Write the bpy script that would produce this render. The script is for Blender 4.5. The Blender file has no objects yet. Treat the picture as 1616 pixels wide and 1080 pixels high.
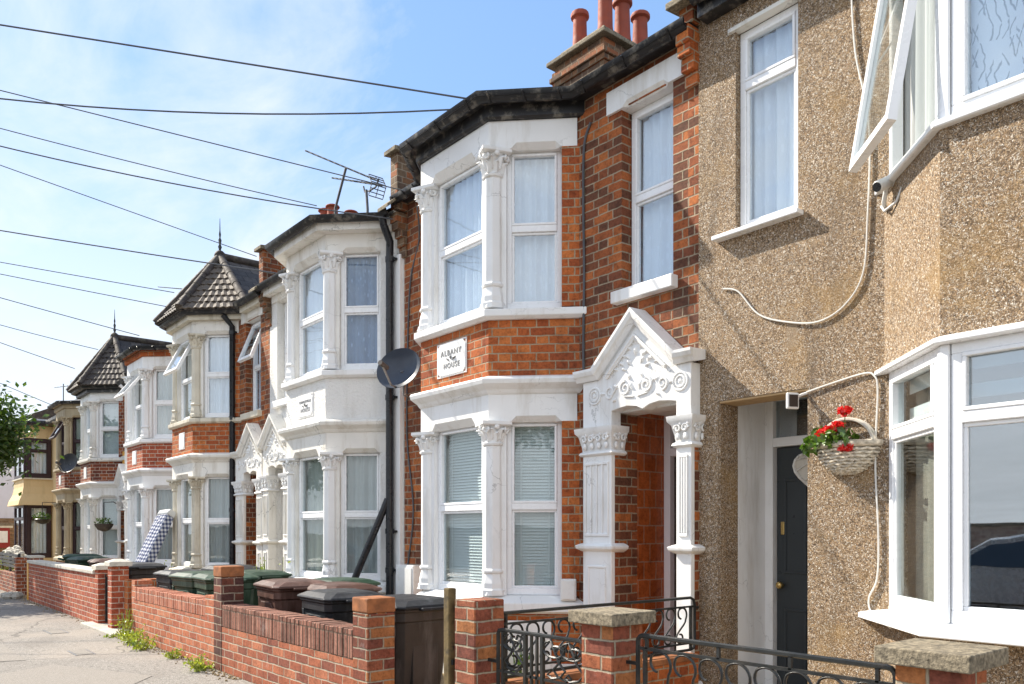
import bpy, bmesh, math, random
from mathutils import Vector, Matrix
from math import sin, cos, pi, radians, floor
random.seed(11)
S = bpy.context.scene
COL = S.collection
H = 1.34                       # eye height above the pavement (z = 0)
D, B = 4.97, 4.40              # y of the house fronts and of the bay fronts (camera at x = y = 0)

# ------------------------------------------------------------------ tags
def thing(name, label, cat, loc=(0, 0, 0), group=None):
    o = bpy.data.objects.new(name, None); COL.objects.link(o)
    o.empty_display_size = .2
    o.location = loc; o['label'] = label; o['category'] = cat
    if group: o['group'] = group
    return o
def tag(o, label, cat, group=None):
    o['label'] = label; o['category'] = cat
    if group: o['group'] = group
    return o
def worldloc(o):
    v = Vector((0, 0, 0))
    while o is not None:
        v += o.location; o = o.parent
    return v
def copy_tree(root, loc, rotz, label, group=None, scale=None):
    r = root.copy(); COL.objects.link(r); r.location = loc; r.rotation_euler = (0, 0, rotz)
    if scale: r.scale = scale
    r['label'] = label
    if group: r['group'] = group
    for ch in list(root.children):
        c = ch.copy(); COL.objects.link(c); c.parent = r
        for g in list(ch.children):
            d = g.copy(); COL.objects.link(d); d.parent = c
    return r

# ------------------------------------------------------------------ geometry
class Fr:                       # a wall frame: a along the wall, n inwards, z up
    def __init__(s, ox, oy, dx=1., dy=0.):
        l = math.hypot(dx, dy); s.o = (ox, oy); s.d = (dx / l, dy / l)
    def p(s, a, n, z):
        return (s.o[0] + s.d[0] * a - s.d[1] * n, s.o[1] + s.d[1] * a + s.d[0] * n, z)
class MB:
    def __init__(s): s.v = []; s.f = []; s.mi = []; s.cur = 0
    def add(s, vs, fs):
        o = len(s.v); s.v += [tuple(q) for q in vs]
        for f in fs:
            s.f.append([i + o for i in f]); s.mi.append(s.cur)
        return s
    def box(s, x0, x1, y0, y1, z0, z1): return s.fbox(Fr(0, 0), x0, x1, y0, y1, z0, z1)
    def fbox(s, F, a0, a1, n0, n1, z0, z1):
        vs = [F.p(a, n, z) for z in (z0, z1) for n in (n0, n1) for a in (a0, a1)]
        return s.add(vs, [(0, 1, 3, 2), (4, 6, 7, 5), (0, 4, 5, 1), (1, 5, 7, 3), (3, 7, 6, 2), (2, 6, 4, 0)])
    def hexa(s, vs): return s.add(vs, [(0, 1, 3, 2), (4, 6, 7, 5), (0, 4, 5, 1), (1, 5, 7, 3), (3, 7, 6, 2), (2, 6, 4, 0)])
    def prism(s, poly, z0, z1, top=None):
        n = len(poly); top = top or poly
        vs = [(x, y, z0) for x, y in poly] + [(x, y, z1) for x, y in top]
        return s.add(vs, [tuple(range(n)), tuple(range(n, 2 * n))] + [(i, (i + 1) % n, n + (i + 1) % n, n + i) for i in range(n)])
    def fpoly(s, F, pts, n0, n1):           # polygon in (a, z) extruded from n0 to n1
        k = len(pts)
        vs = [F.p(a, n0, z) for a, z in pts] + [F.p(a, n1, z) for a, z in pts]
        return s.add(vs, [tuple(range(k)), tuple(range(k, 2 * k))] + [(i, (i + 1) % k, k + (i + 1) % k, k + i) for i in range(k)])
    def loft(s, rings, closed=True, caps=True):
        n = len(rings[0]); o = []
        vs = [p for r in rings for p in r]; fs = []
        for j in range(len(rings) - 1):
            for i in range(n if closed else n - 1):
                a = j * n + i; b = j * n + (i + 1) % n
                fs.append((a, b, b + n, a + n))
        if caps:
            fs.append(tuple(range(n))); fs.append(tuple(range((len(rings) - 1) * n, len(rings) * n)))
        return s.add(vs, fs)
    def lathe(s, c, prof, n=12, ph=0.):
        return s.loft([[(c[0] + r * cos(ph + 2 * pi * i / n), c[1] + r * sin(ph + 2 * pi * i / n), c[2] + z) for i in range(n)] for r, z in prof])
    def tube(s, pts, r, n=6, closed=False, r2=None):
        pts = [Vector(p) for p in pts]; rings = []; m = len(pts)
        up = Vector((0, 0, 1)); prev = None
        for i, p in enumerate(pts):
            a = pts[(i - 1) % m] if (closed or i > 0) else p
            b = pts[(i + 1) % m] if (closed or i < m - 1) else p
            t = (b - a)
            if t.length < 1e-9: t = Vector((0, 0, 1))
            t.normalize()
            if prev is None:
                u = t.cross(up)
                if u.length < .1: u = t.cross(Vector((1, 0, 0)))
            else: u = prev - t * prev.dot(t)
            u.normalize(); prev = u; w = t.cross(u)
            rr = r if not callable(r) else r(i / max(1, m - 1))
            rw = rr if r2 is None else r2
            rings.append([p + u * (rr * cos(2 * pi * k / n + pi / n)) + w * (rw * sin(2 * pi * k / n + pi / n)) for k in range(n)])
        if closed: rings.append(rings[0])
        return s.loft(rings, caps=not closed)
    def ball(s, c, rx, ry=None, rz=None, n=8, m=5, rot=None):
        ry = ry or rx; rz = rz or rx; rings = []
        for j in range(m + 1):
            th = pi * j / m
            ring = []
            for i in range(n):
                q = Vector((rx * max(sin(th), .02) * cos(2 * pi * i / n), ry * max(sin(th), .02) * sin(2 * pi * i / n), -rz * cos(th)))
                if rot: q = rot @ q
                ring.append((c[0] + q.x, c[1] + q.y, c[2] + q.z))
            rings.append(ring)
        return s.loft(rings)
    def sweep(s, fn, prof):                 # closed profile [(o, z)] swept along the polyline fn(o)
        st = [fn(o) for o, z in prof]; n = len(prof)
        rings = [[(st[k][j][0], st[k][j][1], prof[k][1]) for k in range(n)] for j in range(len(st[0]))]
        return s.loft(rings)
    def build(s, name, mat, parent=None, smooth=False, bevel=0, loc=None, uv=True, seg=2, angle=50):
        me = bpy.data.meshes.new(name)
        base = worldloc(parent) if parent is not None else Vector(loc or (0, 0, 0))
        me.from_pydata([(x - base.x, y - base.y, z - base.z) for x, y, z in s.v], [], s.f)
        mats = mat if isinstance(mat, (list, tuple)) else [mat]
        for m in mats: me.materials.append(m)
        if len(mats) > 1: me.polygons.foreach_set('material_index', s.mi)
        bm = bmesh.new(); bm.from_mesh(me)
        bmesh.ops.recalc_face_normals(bm, faces=bm.faces)
        if uv:
            L = bm.loops.layers.uv.new('UVMap')
            for f in bm.faces:
                n = f.normal
                if abs(n.z) > .97: t = Vector((1, 0, 0)); b = Vector((0, 1, 0))
                else:
                    t = Vector((-n.y, n.x, 0)).normalized(); b = n.cross(t)
                for l in f.loops:
                    q = l.vert.co + base
                    l[L].uv = (q.dot(t), q.dot(b))
        bm.to_mesh(me); bm.free()
        if smooth:
            me.polygons.foreach_set('use_smooth', [True] * len(me.polygons))
        o = bpy.data.objects.new(name, me); COL.objects.link(o)
        if parent is not None: o.parent = parent
        else: o.location = base
        if bevel:
            md = o.modifiers.new('bevel', 'BEVEL'); md.width = bevel; md.segments = seg; md.limit_method = 'ANGLE'; md.angle_limit = radians(40)
        if smooth:
            try: me.set_sharp_from_angle(angle=radians(angle))
            except Exception: pass
        return o

def wall_panel(mb, F, a0, a1, z0, z1, holes, th):
    A = sorted(set([a0, a1] + [min(max(q, a0), a1) for h in holes for q in h[:2]]))
    Z = sorted(set([z0, z1] + [min(max(q, z0), z1) for h in holes for q in h[2:]]))
    def solid(i, j):
        if i < 0 or j < 0 or i >= len(A) - 1 or j >= len(Z) - 1: return False
        ca = (A[i] + A[i + 1]) / 2; cz = (Z[j] + Z[j + 1]) / 2
        return not any(h[0] < ca < h[1] and h[2] < cz < h[3] for h in holes)
    for i in range(len(A) - 1):
        for j in range(len(Z) - 1):
            if not solid(i, j): continue
            p = lambda a, n, z: F.p(a, n, z)
            l, r, b, t = A[i], A[i + 1], Z[j], Z[j + 1]
            mb.add([p(l, 0, b), p(r, 0, b), p(r, 0, t), p(l, 0, t)], [(0, 1, 2, 3)])
            mb.add([p(l, th, b), p(l, th, t), p(r, th, t), p(r, th, b)], [(0, 1, 2, 3)])
            if not solid(i - 1, j): mb.add([p(l, 0, b), p(l, 0, t), p(l, th, t), p(l, th, b)], [(0, 1, 2, 3)])
            if not solid(i + 1, j): mb.add([p(r, 0, b), p(r, th, b), p(r, th, t), p(r, 0, t)], [(0, 1, 2, 3)])
            if not solid(i, j - 1): mb.add([p(l, 0, b), p(l, th, b), p(r, th, b), p(r, 0, b)], [(0, 1, 2, 3)])
            if not solid(i, j + 1): mb.add([p(l, 0, t), p(r, 0, t), p(r, th, t), p(l, th, t)], [(0, 1, 2, 3)])

def lintel(mb, F, a0, a1, z0, z1, wa, wb, h, th):   # a flat band with a chamfered, stopped lower edge over the window
    c = .05
    pts = [(a0, z0), (wa, z0), (wa + c, z0 + h), (wb - c, z0 + h), (wb, z0), (a1, z0), (a1, z1), (a0, z1)]
    v = [F.p(a, 0, z) for a, z in pts] + [F.p(a0, th, z0), F.p(wa, th, z0), F.p(wb, th, z0), F.p(a1, th, z0), F.p(a1, th, z1), F.p(a0, th, z1),
         F.p(wa + c, h, z0), F.p(wb - c, h, z0), F.p(wa + c, th, z0), F.p(wb - c, th, z0)]
    mb.add(v, [(0, 1, 2, 7), (2, 3, 6, 7), (3, 4, 5, 6), (2, 3, 15, 14), (1, 2, 14), (3, 4, 15), (0, 1, 9, 8), (1, 14, 16, 9), (14, 15, 17, 16), (15, 4, 10, 17), (4, 5, 11, 10),
               (5, 6, 12, 11), (6, 7, 13, 12), (7, 0, 8, 13), (8, 9, 16, 17, 10, 11, 12, 13)])

class Bay:
    def __init__(s, fl, fr, fb=B, d=D):
        k = d - fb
        s.wl, s.fl, s.fr, s.wr, s.B, s.D = fl - k, fl, fr, fr + k, fb, d
        s.FL = Fr(s.wl, d, k, -k); s.FF = Fr(fl, fb); s.FR = Fr(fr, fb, k, k)
        s.W = fr - fl; s.K = k * math.sqrt(2)
    def poly(s, o, y=None):
        q = .41421 * o; r = 1.41421 * o; e = .0 if y is None else y
        return [(s.wl - r, s.D + e), (s.fl - q, s.B - o), (s.fr + q, s.B - o), (s.wr + r, s.D + e)]
def offset_path(pts, o):
    out = []
    for i, p in enumerate(pts):
        ds = []
        if i > 0: ds.append((Vector(p) - Vector(pts[i - 1])).normalized())
        if i < len(pts) - 1: ds.append((Vector(pts[i + 1]) - Vector(p)).normalized())
        ns = [Vector((d.y, -d.x)) for d in ds]
        if len(ns) == 1: q = ns[0] * o
        else:
            b = (ns[0] + ns[1]).normalized(); q = b * (o / b.dot(ns[0]))
        out.append((p[0] + q.x, p[1] + q.y))
    return out
def sweep_az(mb, F, path, prof):            # moulding along a path in the wall plane; prof (out, up)
    P = [Vector(p) for p in path]; rings = []
    for i, p in enumerate(P):
        ds = []
        if i > 0: ds.append((P[i] - P[i - 1]).normalized())
        if i < len(P) - 1: ds.append((P[i + 1] - P[i]).normalized())
        ns = [Vector((-d.y, d.x)) for d in ds]
        if len(ns) == 1: m = ns[0]
        else:
            b = (ns[0] + ns[1]).normalized(); m = b / b.dot(ns[0])
        rings.append([F.p(p.x + m.x * u, -o, p.y + m.y * u) for o, u in prof])
    mb.loft(rings)

# ------------------------------------------------------------------ materials
def N(nt, t, ins=None, **props):
    n = nt.nodes.new(t)
    for k, v in props.items(): setattr(n, k, v)
    for k, v in (ins or {}).items():
        if isinstance(v, bpy.types.NodeSocket): nt.links.new(v, n.inputs[k])
        else: n.inputs[k].default_value = v
    return n
def M(nt, op, a, b=0., c=None):
    n = nt.nodes.new('ShaderNodeMath'); n.operation = op
    for i, v in enumerate((a, b) if c is None else (a, b, c)):
        if isinstance(v, bpy.types.NodeSocket): nt.links.new(v, n.inputs[i])
        else: n.inputs[i].default_value = v
    return n.outputs[0]
def mix(nt, f, a, b, blend='MIX'):
    n = nt.nodes.new('ShaderNodeMix'); n.data_type = 'RGBA'; n.blend_type = blend
    for i, v in ((0, f), (6, a), (7, b)):
        if isinstance(v, bpy.types.NodeSocket): nt.links.new(v, n.inputs[i])
        else: n.inputs[i].default_value = (v if i == 0 else tuple(v) + (1,) if len(v) == 3 else v)
    return n.outputs[2]
def ramp(nt, f, stops, interp='LINEAR'):
    n = nt.nodes.new('ShaderNodeValToRGB'); n.color_ramp.interpolation = interp
    e = n.color_ramp.elements
    while len(e) > 1: e.remove(e[-1])
    e[0].position = stops[0][0]; e[0].color = tuple(stops[0][1]) + (1,)
    for p, c in stops[1:]:
        q = e.new(p); q.color = tuple(c) + (1,)
    nt.links.new(f, n.inputs[0]); return n.outputs[0]
def maprange(nt, v, a, b, c=0., d=1.):
    return N(nt, 'ShaderNodeMapRange', {0: v, 1: a, 2: b, 3: c, 4: d}).outputs[0]
def noise(nt, vec, scale, detail=4., rough=.55, dist=0.):
    n = N(nt, 'ShaderNodeTexNoise', {'Scale': scale, 'Detail': detail, 'Roughness': rough, 'Distortion': dist})
    nt.links.new(vec, n.inputs['Vector']); return n
def base_mat(name, rough=.6, spec=.5):
    m = bpy.data.materials.new(name); m.use_nodes = True; nt = m.node_tree
    b = nt.nodes['Principled BSDF']; b.inputs['Roughness'].default_value = rough
    b.inputs['Specular IOR Level'].default_value = spec
    return m, nt, b
def world_pos(nt): return N(nt, 'ShaderNodeNewGeometry').outputs['Position']
def obj_pos(nt): return N(nt, 'ShaderNodeTexCoord').outputs['Object']
def bump(nt, b, h, strength=.3, dist=.004):
    n = N(nt, 'ShaderNodeBump', {'Strength': strength, 'Distance': dist, 'Height': h}); nt.links.new(n.outputs[0], b.inputs['Normal'])

def paint(name, col, rough=.5, var=.06, scale=4., bmp=.15, bscale=60., dirt=None, dirt_amt=.5, spec=.4, streak=False, metal=0., crack=0.):
    m, nt, b = base_mat(name, rough, spec)
    p = world_pos(nt)
    n1 = noise(nt, p, scale, 5.).outputs[0]
    lo = tuple(c * (1 - var * 2) for c in col); hi = tuple(min(1, c * (1 + var)) for c in col)
    c = ramp(nt, n1, [(.3, lo), (.7, hi)])
    if dirt:
        vec = p
        if streak:
            vec = N(nt, 'ShaderNodeVectorMath', {0: p, 1: (1., 1., .18)}, operation='MULTIPLY').outputs[0]
        d = noise(nt, vec, 5.5 if streak else 9., 6., .65).outputs[0]
        c = mix(nt, maprange(nt, d, .52, .72, 0., dirt_amt), c, dirt)
    if crack:
        pw = N(nt, 'ShaderNodeVectorMath', {0: p, 1: N(nt, 'ShaderNodeVectorMath', {0: noise(nt, p, 7., 4.).outputs['Color'], 1: (.22, .22, .22)}, operation='MULTIPLY').outputs[0]}, operation='ADD').outputs[0]
        vo = N(nt, 'ShaderNodeTexVoronoi', {'Vector': pw, 'Scale': 2.6}, feature='DISTANCE_TO_EDGE').outputs['Distance']
        ck = M(nt, 'MULTIPLY', maprange(nt, vo, .004, .014, 1., 0.), maprange(nt, noise(nt, p, 1.9, 3.).outputs[0], .48, .62, 0., crack))
        c = mix(nt, ck, c, tuple(q * .38 for q in col))
        fl = noise(nt, p, 21., 7., .72).outputs[0]
        c = mix(nt, M(nt, 'MULTIPLY', maprange(nt, fl, .67, .71, 0., crack), maprange(nt, noise(nt, p, 1.2, 3.).outputs[0], .45, .62)), c, (.36, .31, .23))
    nt.links.new(c, b.inputs['Base Color'])
    b.inputs['Metallic'].default_value = metal
    if bmp: bump(nt, b, noise(nt, p, bscale, 3.).outputs[0], bmp, .004)
    r = maprange(nt, noise(nt, p, 14., 3.).outputs[0], .2, .8, max(.05, rough - .12), min(1, rough + .15))
    nt.links.new(r, b.inputs['Roughness'])
    return m

def brick_mat(name, cols, mortar, bw=.225, hw=.1125, rh=.075, mw=.0028, soot=.25, mvar=.35, rough=.85, bmp=.5, seed=0., white=0., sootcol=(.03, .022, .018)):
    m, nt, b = base_mat(name, rough, .3)
    uv = N(nt, 'ShaderNodeUVMap').outputs[0]; p = world_pos(nt)
    sep = N(nt, 'ShaderNodeSeparateXYZ', {0: uv})
    wn = noise(nt, p, 9., 2.)
    wsep = N(nt, 'ShaderNodeSeparateXYZ', {0: wn.outputs['Color']})
    u = M(nt, 'ADD', sep.outputs[0], M(nt, 'MULTIPLY', M(nt, 'SUBTRACT', wsep.outputs[0], .5), .014))
    v = M(nt, 'ADD', sep.outputs[1], M(nt, 'MULTIPLY', M(nt, 'SUBTRACT', wsep.outputs[1], .5), .014))
    row = M(nt, 'FLOOR', M(nt, 'DIVIDE', v, rh))
    per = bw + hw
    sh = M(nt, 'MULTIPLY', M(nt, 'FLOORED_MODULO', row, 2.), per / 2)
    x = M(nt, 'ADD', u, sh)
    cell = M(nt, 'FLOOR', M(nt, 'DIVIDE', x, per))
    f = M(nt, 'SUBTRACT', x, M(nt, 'MULTIPLY', cell, per))
    dx = M(nt, 'MINIMUM', f, M(nt, 'SUBTRACT', per, f))
    if hw > 0:
        hd = M(nt, 'GREATER_THAN', f, bw)
        dx = M(nt, 'MINIMUM', dx, M(nt, 'ABSOLUTE', M(nt, 'SUBTRACT', f, bw)))
        idx = M(nt, 'ADD', cell, M(nt, 'MULTIPLY', hd, .5))
    else: idx = cell
    fv = M(nt, 'SUBTRACT', v, M(nt, 'MULTIPLY', row, rh))
    dv = M(nt, 'MINIMUM', fv, M(nt, 'SUBTRACT', rh, fv))
    edge = noise(nt, p, 55., 3.).outputs[0]
    d = M(nt, 'ADD', M(nt, 'MINIMUM', dx, dv), M(nt, 'MULTIPLY', M(nt, 'SUBTRACT', edge, .5), .007))
    mask = maprange(nt, d, mw, mw + .005)
    idv = N(nt, 'ShaderNodeCombineXYZ', {0: idx, 1: row, 2: seed})
    wnz = N(nt, 'ShaderNodeTexWhiteNoise', {0: idv.outputs[0]}, noise_dimensions='3D')
    k = len(cols)
    bc = ramp(nt, wnz.outputs['Value'], [(i / k, c) for i, c in enumerate(cols)], 'CONSTANT')
    fine = noise(nt, p, 45., 4., .65).outputs[0]
    bc = mix(nt, 1., bc, ramp(nt, fine, [(.25, (.55, .5, .48)), (.5, (1, 1, 1)), (.8, (1.3, 1.25, 1.2))]), 'MULTIPLY')
    mc = mix(nt, maprange(nt, noise(nt, p, 6., 5., .7).outputs[0], .35, .7, 0., mvar), mortar, tuple(q * .35 for q in mortar))
    c = mix(nt, mask, mc, bc)
    mid = noise(nt, p, 11., 5., .7).outputs[0]
    c = mix(nt, 1., c, ramp(nt, mid, [(.28, (.58, .54, .50)), (.5, (1, 1, 1)), (.75, (1.16, 1.14, 1.1))]), 'MULTIPLY')
    big = noise(nt, N(nt, 'ShaderNodeVectorMath', {0: p, 1: (1., 1., .6)}, operation='MULTIPLY').outputs[0], 2.1, 6., .62).outputs[0]
    c = mix(nt, maprange(nt, big, .48, .72, 0., soot), c, sootcol)
    if white:
        ef = noise(nt, p, 3.2, 7., .75).outputs[0]
        c = mix(nt, maprange(nt, ef, .60, .72, 0., white), c, (.75, .70, .66))
    nt.links.new(c, b.inputs['Base Color'])
    h = M(nt, 'ADD', M(nt, 'MULTIPLY', mask, .7), M(nt, 'MULTIPLY', fine, .5))
    bump(nt, b, h, bmp, .008)
    return m

def pebble_mat(name):
    m, nt, b = base_mat(name, .8, .35)
    p = world_pos(nt)
    w = noise(nt, p, 48., 2.).outputs['Color']
    vec = N(nt, 'ShaderNodeVectorMath', {0: p, 1: w}, operation='MULTIPLY_ADD')
    vec.inputs[2].default_value = (0, 0, 0)
    pp = N(nt, 'ShaderNodeVectorMath', {0: p, 1: N(nt, 'ShaderNodeVectorMath', {0: w, 1: (.05, .05, .05)}, operation='MULTIPLY').outputs[0]}, operation='ADD').outputs[0]
    v = N(nt, 'ShaderNodeTexVoronoi', {'Vector': pp, 'Scale': 138.})
    vs = N(nt, 'ShaderNodeSeparateXYZ', {0: v.outputs['Color']}).outputs[0]
    c = ramp(nt, vs, [(0., (.43, .28, .155)), (.15, (.60, .45, .30)), (.30, (.20, .135, .083)), (.43, (.74, .62, .48)), (.55, (.46, .33, .20)), (.66, (.88, .81, .70)), (.77, (.08, .06, .045)), (.89, (.55, .37, .20))], 'CONSTANT')
    gap = maprange(nt, v.outputs['Distance'], .34, .66, 0., 1.)
    c = mix(nt, M(nt, 'MULTIPLY', gap, .85), c, (.15, .095, .05))
    big = noise(nt, p, 1.6, 6., .65).outputs[0]
    c = mix(nt, maprange(nt, big, .54, .70, 0., .45), c, (.44, .27, .09))
    bald = noise(nt, p, 5.5, 5., .6).outputs[0]
    c = mix(nt, maprange(nt, bald, .66, .70, 0., .7), c, (.34, .25, .16))
    big2 = noise(nt, N(nt, 'ShaderNodeVectorMath', {0: p, 1: (1.6, 1., .35)}, operation='MULTIPLY').outputs[0], 2.7, 6., .65).outputs[0]
    c = mix(nt, maprange(nt, big2, .56, .75, 0., .55), c, (.10, .075, .055))
    nt.links.new(c, b.inputs['Base Color'])
    bump(nt, b, M(nt, 'SUBTRACT', 1., M(nt, 'ADD', v.outputs['Distance'], M(nt, 'MULTIPLY', big, .3))), .9, .007)
    return m

def render_mat(name, col, dirt, scale=55., strength=.8, rough=.8, amt=.45):    # roughcast / painted render
    m, nt, b = base_mat(name, rough, .3)
    p = world_pos(nt)
    n1 = noise(nt, p, scale, 4., .6).outputs[0]
    st = noise(nt, N(nt, 'ShaderNodeVectorMath', {0: p, 1: (1., 1., .2)}, operation='MULTIPLY').outputs[0], 5., 6., .65).outputs[0]
    c = mix(nt, maprange(nt, st, .5, .74, 0., amt), col, dirt)
    c = mix(nt, maprange(nt, noise(nt, p, 1.3, 4.).outputs[0], .4, .7, 0., .25), c, tuple(q * .75 for q in col))
    nt.links.new(c, b.inputs['Base Color'])
    bump(nt, b, n1, strength, .02)
    return m

def glass_mat(name, tint=(.86, .90, .91), refl=.055, wave=.02):
    m = bpy.data.materials.new(name); m.use_nodes = True; nt = m.node_tree
    for n in list(nt.nodes): nt.nodes.remove(n)
    out = N(nt, 'ShaderNodeOutputMaterial')
    ge = N(nt, 'ShaderNodeNewGeometry')
    dt = N(nt, 'ShaderNodeVectorMath', {0: ge.outputs['Normal'], 1: ge.outputs['Incoming']}, operation='DOT_PRODUCT').outputs['Value']
    fac = M(nt, 'ADD', M(nt, 'MULTIPLY', M(nt, 'POWER', M(nt, 'SUBTRACT', 1., M(nt, 'ABSOLUTE', dt)), 5.), 1. - refl), refl)
    g = N(nt, 'ShaderNodeBsdfGlossy', {'Roughness': .015, 'Color': (1, 1, 1, 1)})
    if wave:
        bp = N(nt, 'ShaderNodeBump', {'Strength': wave, 'Distance': .05, 'Height': noise(nt, world_pos(nt), 2.2, 2.).outputs[0]})
        nt.links.new(bp.outputs[0], g.inputs['Normal'])
    t = N(nt, 'ShaderNodeBsdfTransparent', {'Color': tint + (1,)})
    ms = N(nt, 'ShaderNodeMixShader', {0: fac, 1: t.outputs[0], 2: g.outputs[0]})
    nt.links.new(ms.outputs[0], out.inputs[0]); return m

def net_mat(name, col=(.82, .82, .84), alpha=.72, pat=True, patcol=None):
    m, nt, b = base_mat(name, .9, .1)
    uv = N(nt, 'ShaderNodeUVMap').outputs[0]
    c = col
    a = alpha
    if pat:
        v = N(nt, 'ShaderNodeTexVoronoi', {'Vector': uv, 'Scale': 9., 'Randomness': .6})
        f = maprange(nt, v.outputs['Distance'], .12, .3, 1., 0.)
        a = M(nt, 'MINIMUM', M(nt, 'ADD', M(nt, 'MULTIPLY', f, .3), alpha), 1.)
    b.inputs['Base Color'].default_value = tuple(col) + (1,)
    if isinstance(a, float): b.inputs['Alpha'].default_value = a
    else: nt.links.new(a, b.inputs['Alpha'])
    b.inputs['Subsurface Weight'].default_value = 0.
    b.inputs['Transmission Weight'].default_value = 0.
    return m

def leaf_mat(name, a, bcol, trans=.35):
    m = bpy.data.materials.new(name); m.use_nodes = True; nt = m.node_tree
    for n in list(nt.nodes): nt.nodes.remove(n)
    out = N(nt, 'ShaderNodeOutputMaterial')
    r = N(nt, 'ShaderNodeTexWhiteNoise', {0: N(nt, 'ShaderNodeVectorMath', {0: world_pos(nt), 1: (.05, .05, .05)}, operation='SNAP').outputs[0]}, noise_dimensions='3D').outputs[0]
    c = ramp(nt, r, [(0., a), (1., bcol)])
    d = N(nt, 'ShaderNodeBsdfDiffuse', {'Color': c}); t = N(nt, 'ShaderNodeBsdfTranslucent', {'Color': mix(nt, 1., c, (1.3, 1.5, .7), 'MULTIPLY')})
    g = N(nt, 'ShaderNodeBsdfGlossy', {'Roughness': .35, 'Color': (.8, .9, .8, 1)})
    s1 = N(nt, 'ShaderNodeMixShader', {0: trans, 1: d.outputs[0], 2: t.outputs[0]})
    s2 = N(nt, 'ShaderNodeMixShader', {0: .06, 1: s1.outputs[0], 2: g.outputs[0]})
    nt.links.new(s2.outputs[0], out.inputs[0]); return m

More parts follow.
